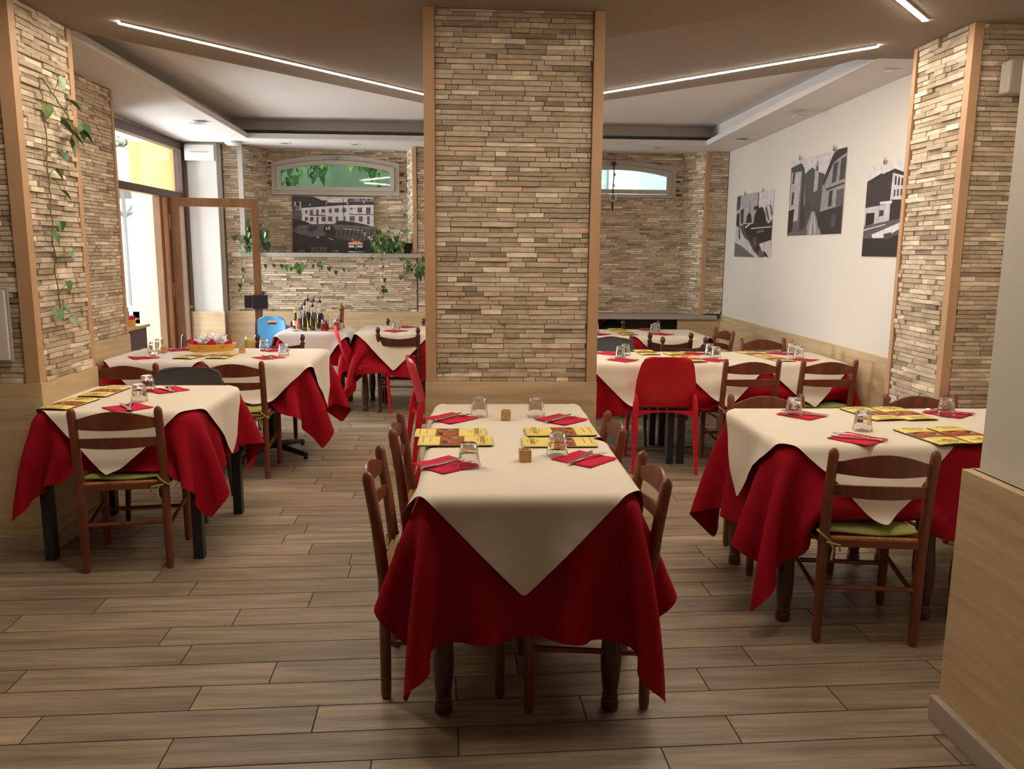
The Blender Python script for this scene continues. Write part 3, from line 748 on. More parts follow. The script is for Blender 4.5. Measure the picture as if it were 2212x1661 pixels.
# ------------------------------------------------------------------ tables with their cloths
def turned_leg(x, y, h):
    pr = [(.026, 0), (.030, .004), (.031, .03), (.026, .045), (.029, .052), (.024, .06), (.026, .066), (.030, .10), (.036, .17), (.035, .22), (.026, .33), (.0225, .40), (.024, .425), (.034, .44), (.034, .45), (.027, .458), (.034, .466), (.034, .475), (.027, .485), (.033, .50), (.034, .53), (.034, h-.02)]
    return MB().lathe(pr, x, y, 18)
def table(kind, x0, x1, y0, y1, h, label, group=None):
    cx, cy = (x0+x1)/2, (y0+y1)/2; a, b = (x1-x0)/2, (y1-y0)/2
    t = empty('dining_table', (cx, cy, 0)); m = MAT['black'] if kind != 'turned' else MAT['tleg']
    A_, B_, q = a-.034, b-.034, .05
    pl = [(sx*(A_-q)+q*math.cos(w0+k*PI/8), sy*(B_-q)+q*math.sin(w0+k*PI/8)) for sx, sy, w0 in ((1, 1, 0), (-1, 1, PI/2), (-1, -1, PI), (1, -1, 1.5*PI)) for k in range(5)]
    MB().prism(pl, h-.037, h-.012).build('tabletop', m, t, bevel=.004)
    if kind == 'turned':
        MB().box(-a+.07, a-.07, -b+.07, b-.07, h-.11, h-.037).build('apron', m, t)
        for sx in (-1, 1):
            for sy in (-1, 1): turned_leg(sx*(a-.072), sy*(b-.075), h-.037).build('leg', m, t, smooth=True)
    elif kind == 'square':
        MB().box(-a+.065, a-.065, -b+.07, b-.07, h-.09, h-.037).build('apron', m, t)
        MB().prism([(p[0]*.97, p[1]*.97) for p in pl], h-.077, h-.037).build('rim', m, t)
        for sx in (-1, 1):
            for sy in (-1, 1): MB().box(sx*(a-.040)-.025, sx*(a-.040)+.025, sy*(b-.045)-.025, sy*(b-.045)+.025, 0, h-.075).build('leg', m, t, bevel=.003)
    else:
        MB().tube([(0, 0, .05), (0, 0, h-.037)], .03, 14).build('column', m, t, smooth=True)
        for k in range(4):
            q = PI/4+k*PI/2+.25; c, s = math.cos(q), math.sin(q)
            mb = MB(); mb.tube([(.02*c, .02*s, .07), (.16*c, .16*s, .055), (.33*c, .33*s, .03)], [.026, .022, .017], 8); mb.tube([(.32*c, .32*s, 0), (.32*c, .32*s, .03)], .016, 10); mb.build('foot', m, t)
    return tag(t, label, 'table', group)
REDS = []
def red_fields(P, full):
    """how far the red cloth stands off each table side, as (side, u, z) bins"""
    x0, x1, y0, y1 = full; Q = P.reshape(-1, 3); F = {}
    for key, off, u in (('x0', x0-Q[:, 0], Q[:, 1]), ('x1', Q[:, 0]-x1, Q[:, 1]), ('y0', y0-Q[:, 1], Q[:, 0]), ('y1', Q[:, 1]-y1, Q[:, 0])):
        G = np.zeros((160, 40)); ok = (off > -.001) & (Q[:, 2] > .05)
        iu = np.clip(((u[ok]-(x0 if key[0] == 'y' else y0)+.6)/.03).astype(int), 0, 159); iz = np.clip((Q[ok, 2]/.03).astype(int), 0, 39)
        for du in (-1, 0, 1):
            for dz in (-1, 0, 1): np.maximum.at(G, (np.clip(iu+du, 0, 159), np.clip(iz+dz, 0, 39)), off[ok])
        F[key] = G
    return F
def cloths(x0, x1, y0, y1, h, full, lr, lc, k=0, red=None, crm=None, rs=1.40, cs=1.0, cm='cream', extra=(), n=40, rrot=0, crot=PI/4, roff=(0, 0), coff=(0, 0), rsy=None, clip=None):
    """red undercloth and smaller cloth laid cornerwise over it"""
    cx, cy = (x0+x1)/2, (y0+y1)/2; fx0, fx1, fy0, fy1 = full
    near = [s for s in SEATS if s[0] < fx1+.3 and s[1] > fx0-.3 and s[2] < fy1+.3 and s[3] > fy0-.3]
    if clip is not None: near = [(max(s[0], fx0-clip), min(s[1], fx1+clip), s[2], s[3], s[4]) for s in near]
    bx = [(fx0, fx1, fy0, fy1, h)]+near+list(extra)
    P = drape(cx+roff[0], cy+roff[1], rs, rsy or rs, rrot, h, bx, n=n, seed=k, margin=.003+.0012*k)
    REDS.append(P)
    o = MB().grid(P).build('tablecloth', MAT['red'], smooth='all', subsurf=1); tag(o, red or lr, 'tablecloth', 'red tablecloths')
    bx = [(fx0-.006, fx1+.006, fy0-.006, fy1+.006, h)]+[(s[0], s[1], s[2], s[3], s[4]+.004) for s in near]+list(extra)
    P = drape(cx+coff[0], cy+coff[1], cs, cs, crot, h, bx, n=n-6, seed=k+9, margin=.0095+.0014*k, fld=(red_fields(np.concatenate([r.reshape(-1, 3) for r in REDS[-1-k:]]), full), full))
    o = MB().grid(P).build('overcloth', MAT[cm], smooth='all', subsurf=1); tag(o, crm or lc, 'tablecloth', 'light cloths laid cornerwise over the red ones')
T1 = (-.155, .555, 2.44, 4.0); H1 = .77
table('turned', -.155, .555, 2.44, 3.22, H1, 'near half of the centre table on turned dark wooden legs', 'tables on turned legs')
table('turned', -.155, .555, 3.22, 4.0, H1, 'far half of the centre table, next to the central pillar', 'tables on turned legs')
cloths(-.155, .555, 3.22, 4.0, H1, T1, 'dark red cloth under the far half of the centre table setting', 'cream cloth on the far half of the centre table', 0, clip=.02, extra=[(-.24, .69, 4.09, 4.8, 2.5)])
cloths(-.155, .555, 2.44, 3.22, H1, T1, 'dark red cloth hanging from the near end of the centre table', 'cream cloth with a large pointed corner over the near end of the centre table', 1, rs=1.40, rsy=1.43, roff=(0, -.085), coff=(-.02, 0), n=44, clip=.10)
T2 = (-2.112, -1.31, 3.90, 4.69); H2 = .75
table('square', *T2, H2, 'square table on black square legs beside the left pillar')
cloths(*T2, H2, T2, 'red cloth with frayed hem on the left foreground table', 'cream cloth laid cornerwise on the left foreground table', 0, rs=1.40, extra=[(-2.9, -2.1185, 4.068, 4.70, 2.5)], n=46, rrot=.03)
T3 = (-2.55, -1.12, 5.66, 6.45); H3 = .75
table('square', -2.55, -1.84, 5.66, 6.45, H3, 'left half of the long table along the left stone wall', 'halves of the left middle table')
table('pedestal', -1.84, -1.12, 5.66, 6.45, H3, 'right half of the left middle table on a black pedestal with crossed feet', 'halves of the left middle table')
cloths(-2.55, -1.84, 5.66, 6.45, H3, T3, 'red cloth under the wall half of the left middle table', 'pale cloth on the wall half of the left middle table', 0, rs=1.40, cs=1.0, extra=[(-3.2, -2.558, 4.6, 6.25, 2.5)], cm='linen')
cloths(-1.84, -1.12, 5.66, 6.45, H3, T3, 'red cloth with long pointed corners on the right half of the left middle table', 'cream cloth on the right half of the left middle table', 1, rs=1.48, cs=1.06, coff=(.02, -.02))
T4 = (-1.80, -1.17, 7.68, 8.28); H4 = .75
table('square', *T4, H4, 'small side table crowded with oil bottles')
cloths(*T4, H4, T4, 'red cloth under the white one on the bottle table', 'white cloth on the bottle table', 0, rs=1.15, cs=.93, cm='linen', n=34, crot=PI/4+.12)
T5 = (-1.06, -.34, 7.62, 8.34); H5 = .76
table('turned', *T5, H5, 'table on turned legs left of the central pillar, near the far wall', 'tables on turned legs')
cloths(*T5, H5, T5, 'red cloth with a long pointed corner on the back table left of the pillar', 'cream cloth on the back table left of the pillar', 0, rs=1.50, cs=1.02, n=38, clip=-.02)
T6 = (.86, 2.76, 5.66, 6.33); H6 = .745
for i, (a, b, l) in enumerate(((.86, 1.52, 'pillar end'), (1.52, 2.14, 'middle'), (2.14, 2.76, 'wall end'))):
    table('square', a, b, 5.66, 6.33, H6, 'black-legged table at the %s of the right middle row' % l, 'tables of the right middle row')
    cloths(a, b, 5.66, 6.33, H6, T6, 'red cloth at the %s of the right middle row' % l, 'cream cloth at the %s of the right middle row' % l, i, rs=1.36, cs=.96, n=36, extra=[(2.815, 3.3, 4.7, 9, 2.5)] if i == 2 else ())
T7 = (.82, 2.24, 7.33, 8.03); H7 = .76
for i, (a, b, l) in enumerate(((.82, 1.53, 'pillar end'), (1.53, 2.24, 'wall end'))):
    table('turned', a, b, 7.33, 8.03, H7, 'table at the %s of the right back row' % l, 'tables of the right back row')
    cloths(a, b, 7.33, 8.03, H7, T7, 'red cloth at the %s of the right back row' % l, 'cream cloth at the %s of the right back row' % l, i, rs=1.30, cs=.98, n=32)
T8 = (1.265, 2.78, 3.08, 3.86); H8 = .77
table('turned', 1.265, 2.02, 3.08, 3.86, H8, 'left half of the right foreground table on dark turned legs', 'tables on turned legs')
table('turned', 2.02, 2.78, 3.08, 3.86, H8, 'right half of the right foreground table, mostly behind the oak-clad wall corner', 'tables on turned legs')
cloths(2.02, 2.78, 3.08, 3.86, H8, T8, 'dark red cloth on the wall half of the right foreground table', 'cream cloth on the wall half of the right foreground table', 0, coff=(.05, .02))
cloths(1.265, 2.02, 3.08, 3.86, H8, T8, 'dark red cloth with deep folded corners on the left half of the right foreground table', 'cream cloth with pointed corners on the left half of the right foreground table', 1, rs=1.50, roff=(-.05, 0), coff=(0, -.01), n=46)

# ------------------------------------------------------------------ table settings
def napkin_p():
    n = 9; P = np.zeros((n, n, 3)); rr = random.Random(1)
    for i in range(n):
        for j in range(n):
            u, v = 2*i/(n-1)-1, 2*j/(n-1)-1; P[i, j] = (u*.088, v*.088, .0016+.0022*abs(u*v)+.001*math.sin(4*u+3*v)**2)
    return MB().grid(P).build('napkin', MAT['napkin'], smooth='all', solid=.0022)
def fork_p():
    mb = MB(); L = [(-.10, .0075), (-.095, .0085), (-.05, .006), (.0, .0035), (.035, .0035), (.045, .009), (.055, .0115), (.066, .0118)]
    zf = lambda y: .004+.007*max(0, math.sin((y+.02)/.09*PI))*(y > -.02)
    P = np.array([[(s*w, y, zf(y)) for s in (-1, -.4, .4, 1)] for y, w in L]); mb.grid(P)
    for k in range(4):
        x = -.0095+.0063*k; mb.grid(np.array([[(x+s, y, zf(y)) for s in (-.0016, .0016)] for y in (.064, .08, .095, .102)]))
    return mb.build('fork', MAT['steel'], smooth='all', solid=.0018)
def knife_p():
    mb = MB(); L = [(-.115, .006), (-.11, .008), (-.05, .007), (-.01, .0055), (.0, .009), (.07, .0095), (.095, .006), (.105, .001)]
    mb.grid(np.array([[(-w*.8, y, .004), (w, y, .004)] for y, w in L])); return mb.build('knife', MAT['steel'], solid=.0028)
def tumbler_p():
    out = [(.0395, 0), (.0405, .004), (.0400, .018), (.0372, .026), (.0372, .030), (.0345, .050), (.0315, .076), (.0290, .085), (.0255, .088), (.0005, .086)]
    inn = [(.0005, .074), (.024, .074), (.0270, .070), (.0300, .050), (.0335, .030), (.0365, .016), (.0372, 0), (.0395, 0)]
    mb = MB(); n = 48; v = []
    prof = out+inn
    for q, (r, z) in enumerate(prof):
        for i in range(n):
            t = 2*PI*i/n; amp = .035 if .026 <= z <= .08 and q < len(out) else 0
            rr = r*(1+amp*(abs(math.cos(5*t))-.6)); v.append((rr*math.cos(t), rr*math.sin(t), z))
    m = len(prof); mb.add(v, [(j*n+i, j*n+(i+1) % n, (j+1)*n+(i+1) % n, (j+1)*n+i) for j in range(m-1) for i in range(n)])
    return mb.build('tumbler', MAT['glass'], smooth=True)
def cube_p():
    t = empty('wooden_cube'); s = .0215
    MB().box(-s, s, -s, s, 0, 2*s).build('block', MAT['cube'], t, bevel=.002)
    mb = MB(); mb.box(-.013, .013, -.007, .007, 2*s, 2*s+.0006); mb.build('burnt_mark', MAT['dark'], t)  # thin dark plate on the top face of the cube
    return t
FOOD = by_face('printed_food_photo', [(0, (.06, .015, .008)), (.25, (.34, .09, .03)), (.5, (.62, .25, .10)), (.65, (.60, .07, .04)), (.75, (.10, .30, .04)), (.9, (.90, .86, .68))], 'CONSTANT', .45, .3, (60, 60, 60), 0)
def text_obj(body, size, parent, loc, rot, mat, name='lettering'):
    c = bpy.data.curves.new(name, 'FONT'); c.body = body; c.size = size; c.align_x = 'CENTER'; c.align_y = 'CENTER'; c.extrude = .0002
    o = link(bpy.data.objects.new(name, c)); o.parent = parent; o.location = loc; o.rotation_euler = rot; c.materials.append(mat)
    me = bpy.data.meshes.new_from_object(o.evaluated_get(bpy.context.evaluated_depsgraph_get())); me.materials.clear(); me.materials.append(mat)
    q = link(bpy.data.objects.new(name, me)); q.parent = parent; q.location = loc; q.rotation_euler = rot; bpy.data.objects.remove(o); return q
INK = plain('brown_ink', (.30, .18, .03), .7)
def menu_p():
    """long folded leaflet, length along X, lying flat"""
    t = empty('menu_leaflet'); L, Wd = .295, .152
    P = np.array([[(-L/2+L*i/10, -Wd/2+Wd*j/6, .006+.004*(1-(2*j/6-1)**2)) for j in range(7)] for i in range(11)]); cv = MB().grid(P).build('cover', MAT['yellow'], t, smooth='all', solid=.0012)
    MB().box(-L/2+.002, L/2-.002, -Wd/2+.002, Wd/2-.002, 0, .003).build('inner_pages', MAT['dark'], t)
    zt = lambda y: .0064+.004*(1-(2*y/Wd)**2)
    r = random.Random(4); mb = MB()
    def quad(x0, x1, y0, y1, a, dz=0):
        k = 5
        for q in range(k):
            ya, yb = y0+(y1-y0)*q/k, y0+(y1-y0)*(q+1)/k
            mb.add([(x0, ya, zt(ya)+dz), (x1, ya, zt(ya)+dz), (x1, yb, zt(yb)+dz), (x0, yb, zt(yb)+dz)], [(0, 1, 2, 3)], a)
    quad(-.062, .032, -Wd/2+.001, Wd/2-.001, .4)
    for _ in range(26):
        x, y = r.uniform(-.05, .02), r.uniform(-.06, .058); s = r.uniform(.005, .012)
        a = r.choice((.1, .3, .55, .55)) if x < -.022 else r.choice((.8, .8, .95, .95, .7, .6))
        pts = [(x+s*math.cos(w)*r.uniform(.7, 1.3), y+s*math.sin(w)*r.uniform(.7, 1.3)) for w in [2*PI*i/7 for i in range(7)]]
        mb.add([(px_, py_, zt(py_)+.0003+_*.00002) for px_, py_ in pts], [tuple(range(7))], a)
    quad(.030, .034, -Wd/2+.001, Wd/2-.001, .3, .0008)
    mb.build('photo_print', FOOD, cv, attr=True)
    text_obj('LUGANO', .030, cv, (.108, 0, .0112), (0, 0, PI/2), INK)
    mb = MB()
    for (x, w) in ((.125, .05), (.088, .045), (.076, .012), (-.128, .09), (-.1, .07)): mb.box(x-.0012, x+.0012, -w/2, w/2, zt(0)-.0006, zt(0)+.0006)
    mb.build('fine_print', INK, cv)
    return t
ANG = math.radians
def setting(x, y, z, a, where, gx=None, gy=None, ca=None, dark=False):
    place('napkin', napkin_p, (x, y, z), a, 'red napkin '+where, 'napkin', 'red folded napkins under the cutlery')
    ca = a if ca is None else ca
    place('fork', fork_p, (x+.012*math.cos(ca), y+.012*math.sin(ca), z+.004), ca-.18, 'steel fork '+where, 'fork', 'forks on the napkins')
    place('knife', knife_p, (x-.012*math.cos(ca), y-.012*math.sin(ca), z+.003), ca+.12, 'steel knife '+where, 'knife', 'knives on the napkins')
    if gx is not None: place('tumbler', tumbler_p, (gx, gy, z), a, 'upturned faceted glass '+where, 'glass', 'upturned glasses')
z = H1+.0125
setting(-.078, 2.805, z, ANG(42), 'at the near left place of the centre table', .003, 2.775, ANG(-52))
setting(.430, 2.875, z, ANG(46), 'at the near right place of the centre table', .334, 2.93, ANG(-38))
setting(-.078, 3.615, z, ANG(44), 'at the far left place of the centre table', .052, 3.665, ANG(-40))
setting(.425, 3.58, z, ANG(44), 'at the far right place of the centre table', .315, 3.655, ANG(-45))
place('cube', cube_p, (.208, 2.86, z), .05, 'light wooden cube at the near half of the centre table', 'wooden cube', 'wooden cubes on the tables')
place('cube', cube_p, (.172, 3.59, z), -.1, 'light wooden cube at the far half of the centre table', 'wooden cube', 'wooden cubes on the tables')
def menu(x, y, z, a, where): place('menu', menu_p, (x, y, z), a, 'yellow folded menu leaflet '+where, 'menu', 'yellow menu leaflets')
menu(-.050, 3.145, z+.002, 0.0, 'on the left of the centre table, nearer the viewer'); menu(-.072, 3.30, z, .0, 'on the left of the centre table, farther one')
menu(.362, 3.125, z, PI, 'on the right of the centre table, behind the near glass'); menu(.387, 3.315, z, PI+.03, 'on the right of the centre table, farther one')
z = H2+.0115
setting(-1.672, 3.985, z, ANG(48), 'at the near place of the left foreground table', -1.685, 4.165, ANG(28))
setting(-1.665, 4.495, z, ANG(45), 'at the far place of the left foreground table', -1.758, 4.46, ANG(35))
menu(-1.995, 4.075, z, ANG(84), 'by the left pillar, nearer the viewer'); menu(-1.97, 4.42, z, ANG(-92), 'by the left pillar, farther one')
z = H3+.0115
setting(-2.32, 5.86, z, ANG(35), 'at the wall end of the left middle table', -2.34, 6.10, ANG(70))
place('tumbler', tumbler_p, (-2.375, 6.31, z), 0, 'upturned glass behind another at the wall end of the left middle table', 'glass', 'upturned glasses')
setting(-1.44, 5.86, z, ANG(45), 'at the near right place of the left middle table', -1.36, 5.98, ANG(30))
setting(-1.50, 6.30, z, ANG(40), 'at the far right place of the left middle table', -1.57, 6.27, ANG(-60))
setting(-2.24, 6.33, z, ANG(40), 'at the far left place of the left middle table', None, None, ANG(-60))
place('cube', cube_p, (-2.28, 6.14, z), .1, 'light wooden cube beside the glasses at the wall end', 'wooden cube', 'wooden cubes on the tables')
place('cube', cube_p, (-1.70, 6.13, z), .2, 'light wooden cube right of the yellow basket', 'wooden cube', 'wooden cubes on the tables')
menu(-1.99, 5.92, z, ANG(75), 'in front of the yellow basket, left one'); menu(-1.79, 5.93, z, ANG(88), 'in front of the yellow basket, right one')
z = H5+.0115
setting(-.70, 7.74, z, ANG(45), 'at the near place of the back table left of the pillar', -.705, 7.86, ANG(60))
setting(-.62, 8.15, z, ANG(45), 'at the far place of the back table left of the pillar', -.70, 8.08, ANG(60))
z = H6+.0115
for (a, b, c, d_, l) in ((1.13, 5.80, 1.135, 5.92, 'near place beside the pillar'), (1.10, 6.18, 1.20, 6.06, 'far place beside the pillar'), (1.80, 5.80, 1.86, 5.92, 'near middle place'), (1.76, 6.18, 1.865, 6.10, 'far middle place'), (2.49, 5.82, 2.515, 5.97, 'near wall place'), (2.46, 6.20, 2.525, 6.13, 'far wall place')):
    setting(a, b, z, ANG(45), 'at the %s of the right middle row' % l, c, d_, ANG(70))
for (a, b, r_, l) in ((1.64, 5.82, 95, 'nearest right of the red chair'), (1.62, 6.06, 100, 'second right of the red chair'), (1.40, 6.22, 92, 'behind the red chair'), (2.30, 5.85, 100, 'in front of the wall end setting'), (2.24, 6.14, 105, 'farther one near the wall end')):
    menu(a, b, z, ANG(r_), 'on the right middle row, '+l)
z = H7+.0115
for (a, b, c, d_, l) in ((1.83, 7.50, 1.77, 7.60, 'near right place'), (1.80, 7.90, 1.83, 7.74, 'far right place'), (1.22, 7.50, 1.225, 7.70, 'near left place')):
    setting(a, b, z, ANG(45), 'at the %s of the right back row' % l, c, d_, ANG(60))
menu(1.50, 7.56, z, ANG(95), 'on the right back row, nearer one'); menu(1.48, 7.85, z, ANG(95), 'on the right back row, farther one')
z = H8+.0125
setting(1.612, 3.175, z, ANG(38), 'at the near place of the right foreground table', 1.716, 3.345, ANG(58))
setting(1.585, 3.67, z, ANG(38), 'at the far left place of the right foreground table', 1.535, 3.655, ANG(62))
setting(2.32, 3.705, z, ANG(38), 'at the far right place of the right foreground table', 2.275, 3.65, ANG(62))
menu(1.925, 3.68, z, ANG(98), 'on the right foreground table, far left of four'); menu(2.085, 3.68, z, ANG(96), 'on the right foreground table, far right of four')
menu(1.945, 3.205, z, ANG(-82), 'on the right foreground table, near left of four'); menu(2.10, 3.215, z+.003, ANG(-84), 'on the right foreground table, near right of four')

# ------------------------------------------------------------------ yellow oval baskets
def oval(mb, rx, ry, prof, n=36):
    v = [(rx*r*math.cos(2*PI*i/n), ry*r*math.sin(2*PI*i/n), z) for r, z in prof for i in range(n)]; m = len(prof)
    return mb.add(v, [(j*n+i, j*n+(i+1) % n, (j+1)*n+(i+1) % n, (j+1)*n+i) for j in range(m-1) for i in range(n)])
def oval_basket(s=1.0):
    t = empty('oval_basket')
    oval(MB(), .175*s, .11*s, [(.02, .004), (.90, .004), (.94, .004), (1.0, .052), (1.03, .056), (1.03, .050), (.985, .045), (.93, 0), (.02, 0)]).build('tray', MAT['ytray'], t, smooth=True)
    pass
    mb = MB()
    for k in range(7):
        a = 2*PI*k/7+.3; x, y = .15*s*math.cos(a), .09*s*math.sin(a); tx, ty = -math.sin(a), math.cos(a); w = .062*s
        mb.add([(x-tx*w, y-ty*w, .03), (x+tx*w, y+ty*w, .03), (x*1.02+tx*.01, y*1.02, .088+.015*(k % 2)), (x*.5, y*.5, .025)], [(0, 1, 2), (1, 3, 2), (3, 0, 2)])
    mb.build('napkin_lining', MAT['napkin'], t, solid=.001)
    return t
b = oval_basket(); b.location = (-1.97, 6.28, H3+.012); b.rotation_euler = (0, 0, .1); tag(b, 'yellow oval basket heaped with wrapped breads on the left middle table', 'basket')
def roll_p():
    t = empty('wrapped_roll'); MB().lathe([(.004, -.030), (.014, -.024), (.018, -.008), (.018, .010), (.013, .024), (.004, .030)], n=9).build('wrapped_bread', MAT['wrap'], t, smooth='all')
    mb = MB()
    for s in (-1, 1): mb.add([(0, 0, s*.028), (.020, .004, s*.052), (.004, .012, s*.050), (-.018, -.005, s*.054), (-.006, -.012, s*.048)], [(0, 1, 2), (0, 2, 3), (0, 3, 4), (0, 4, 1)])
    mb.build('twisted_end', MAT['wrap'], t, solid=.0006); return t
rr = random.Random(8)
for k in range(46):
    a = rr.uniform(0, 2*PI); q = rr.random()**.5; lay = k//16
    x, y = -1.97+.125*q*math.cos(a)*(1-.18*lay), 6.28+.07*q*math.sin(a)*(1-.2*lay); zz = H3+.045+.026*lay+rr.uniform(0, .01)
    o = place('roll', roll_p, (x, y, zz), rr.uniform(0, 6.3), 'small bread in clear wrapper heaped in the yellow basket', 'wrapped bread', 'wrapped breads in the yellow basket', (rr.uniform(.7, 2.4), rr.uniform(-.5, .5)))
# side shelf by the door with a second basket
c = empty('side_cabinet', (-2.93, 6.95, 0))
MB().box(-.14, .14, -.42, .28, .855, .88).build('top', MAT['oak'], c, bevel=.003); MB().box(-.13, .11, -.42, .27, 0, .855).build('carcass', MAT['dframe'], c)
tag(c, 'narrow oak-topped side cabinet by the open door', 'cabinet')
b2 = oval_basket(.62); b2.location = (-2.90, 6.98, .88); b2.rotation_euler = (0, 0, 1.3); tag(b2, 'small yellow basket lined in red on the side cabinet by the door', 'basket')

# ------------------------------------------------------------------ bottle table
Z4 = H4+.012
def bottle(name, x, y, r, h, neck, mat, label, cat='bottle', spout=True, fill=None):
    h *= 1.25; r *= 1.15
    t = empty(name, (x, y, Z4)); b_ = .62
    MB().lathe([(r*.9, 0), (r, .006), (r, h*.5), (r*.55, h*.66), (neck, h*.78), (neck, h), (neck*1.1, h+.004)], n=16).build('glass_body', MAT['glass'] if fill else MAT[mat], t, smooth=True)
    if fill: MB().lathe([(r*.84, .006), (r*.93, .012), (r*.93, h*.5), (r*.60, h*.60)], n=16).build('contents', MAT[fill], t, smooth=True)
    if spout:
        mb = MB(); mb.lathe([(neck*1.25, h), (neck*1.3, h+.02), (neck*.5, h+.026)], n=10); mb.tube([(0, 0, h+.02), (.004, 0, h+.05), (.012, 0, h+.062)], .0035, 6); mb.tube([(-.002, 0, h+.01), (-.025, 0, h-.004), (-.022, 0, h+.014)], .005, 6); mb.build('pourer', MAT['black'], t, smooth=True)
    return tag(t, label, cat, 'bottles on the bottle table')
bottle('oil_bottle', -1.62, 7.96, .022, .155, .009, 'oil', 'narrow oil bottle with black pourer at the left of the cluster', fill='dkoil')
bottle('oil_bottle', -1.565, 7.83, .026, .195, .010, 'oil', 'tall olive oil bottle, nearest of the cluster', fill='oil')
bottle('oil_bottle', -1.50, 7.88, .026, .18, .010, 'oil', 'golden olive oil bottle right of the nearest one', fill='oil')
bottle('oil_bottle', -1.585, 8.08, .026, .215, .010, 'oil', 'tallest bottle with steel-tipped pourer, at the back of the cluster', fill='dkoil')
bottle('oil_bottle', -1.525, 8.07, .026, .21, .010, 'oil', 'tall vinegar bottle at the back middle of the cluster', fill='oil')
bottle('oil_bottle', -1.455, 8.02, .029, .205, .010, 'oil', 'dark vinegar bottle standing apart on the right of the oils', fill='dkoil')
t = bottle('sauce_bottle', -1.70, 8.05, .024, .125, .010, 'dkoil', 'small dark bottle with pale label and yellow cap, far left', spout=False)
MB().lathe([(.0285, .03), (.0285, .08)], n=16).build('label_band', MAT['cream'], t, smooth=True); MB().lathe([(.013, .156), (.013, .182)], n=12).build('cap', MAT['yellow'], t, smooth=True)
t = bottle('sauce_bottle', -1.655, 8.10, .023, .135, .010, 'dkoil', 'small sauce bottle with black cap behind the orange-labelled one', spout=False); MB().lathe([(.013, .169), (.013, .19)], n=12).build('cap', MAT['black'], t, smooth=True)
t = bottle('sauce_bottle', -1.655, 7.95, .023, .085, .014, 'orange', 'short bottle with orange label', spout=False)
t = empty('jar', (-1.385, 7.86, Z4)); MB().lathe([(.038, 0), (.04, .01), (.04, .075), (.034, .085)], n=18).build('glass_body', MAT['glass'], t, smooth=True)
MB().lathe([(.034, .005), (.036, .055)], n=18).build('contents', MAT['napkin'], t, smooth=True); MB().lathe([(.036, .085), (.037, .105)], n=18).build('lid', MAT['steel'], t, smooth=True); tag(t, 'glass jar with sachets inside and a metal lid on the bottle table', 'jar')
t = empty('glass_bowl', (-1.36, 8.10, Z4)); MB().lathe([(.04, 0), (.045, .004), (.085, .13), (.088, .14), (.083, .14), (.042, .01), (.001, .008)], n=28, ribs=14, amp=.03).build('bowl', MAT['glass'], t, smooth=True); tag(t, 'tall ribbed glass bowl with beaded rim on the bottle table', 'bowl')
t = empty('pepper_mill', (-1.262, 8.14, Z4))
MB().lathe([(.026, 0), (.028, .01), (.020, .035), (.018, .08), (.022, .13), (.024, .16), (.024, .17)], n=18).build('body', MAT['cork'], t, smooth=True)
MB().lathe([(.018, .17), (.027, .182), (.030, .20), (.022, .215), (.010, .219), (.012, .228), (.004, .232)], n=18).build('turning_head', MAT['cork'], t, smooth=True); tag(t, 'turned wooden pepper mill on the bottle table', 'pepper mill')
t = empty('grinder', (-1.29, 7.99, Z4)); MB().lathe([(.022, 0), (.022, .07), (.018, .075)], n=14).build('body', MAT['glass'], t, smooth=True); MB().lathe([(.018, .005), (.018, .06)], n=14).build('contents', MAT['dkoil'], t, smooth=True); MB().lathe([(.02, .075), (.016, .10)], n=14).build('cap', MAT['steel'], t, smooth=True); tag(t, 'small glass spice grinder right of the red chair top', 'grinder')
t = empty('sachet_cup', (-1.245, 7.97, Z4)); MB().lathe([(.018, 0), (.026, .07)], n=14).build('cup', MAT['steel'], t, smooth=True); mb = MB()
for k in range(5): mb.box(-.015+.006*k, -.012+.006*k, -.015, .015, .02, .10+.006*(k % 2))
mb.build('sachets', MAT['napkin'], t); tag(t, 'cup of red sachets at the right end of the bottle table', 'cup')
tag(MB().tube([(-1.33, 7.93, Z4+.02), (-1.33, 7.94, Z4+.05)], .02, 12).build('lemon', plain('lemon_yellow', (.75, .62, .08), .5), smooth=True), 'small yellow lemon-shaped squeezer on the bottle table', 'squeezer')
tag(MB().lathe([(.001, 0), (.02, .001), (.045, .009), (.044, .012), (.001, .004)], -1.66, 7.82, 20).build('saucer', MAT['white'], smooth=True, loc=(0, 0, Z4)), 'small white saucer at the left edge of the bottle table', 'saucer')

# ------------------------------------------------------------------ booster seat on the chair by the far wall, folded paper over the finial chair
t = empty('booster_seat', (-1.975, 8.10, .468), ANG(-8))
def bfn(u, v):
    q = 2*u-1; hw = .145 if v < .86 else .145*math.sqrt(max(.02, 1-((v-.86)/.16)**2))
    return (q*hw, .03*q*q*-1+.08+.02*v, .0+.40*v)
mb = MB(); us = [i/12 for i in range(13)]; vs = [i/20 for i in range(21)]
mb.slab(bfn, us, vs, .014); keep = []
for f in mb.f:
    c_ = sum((Vector(mb.v[i]) for i in f), Vector())/len(f)
    keep.append(not (abs(c_.x) < .048 and .325 < c_.z < .352))
mb.f = [f for f, k_ in zip(mb.f, keep) if k_]; mb.a = [0]*len(mb.f)
mb.build('backrest', MAT['blue'], t, smooth=True)
mb = MB(); mb.box(-.15, .15, -.24, .08, 0, .07); mb.build('seat_block', MAT['blue'], t, bevel=.02)
for s in (-1, 1): MB().box(s*.155-.014, s*.155+.014, -.2, .07, .04, .16).build('armrest', MAT['blue'], t, bevel=.012)
tag(t, 'light blue plastic booster seat with an oval grip hole by the far wall', 'booster seat')
n = 10; P = np.array([[(-1.80+.008*j, 6.98+.02*i, .60+.013*i+.01*math.sin(j)) for j in range(n)] for i in range(n)])
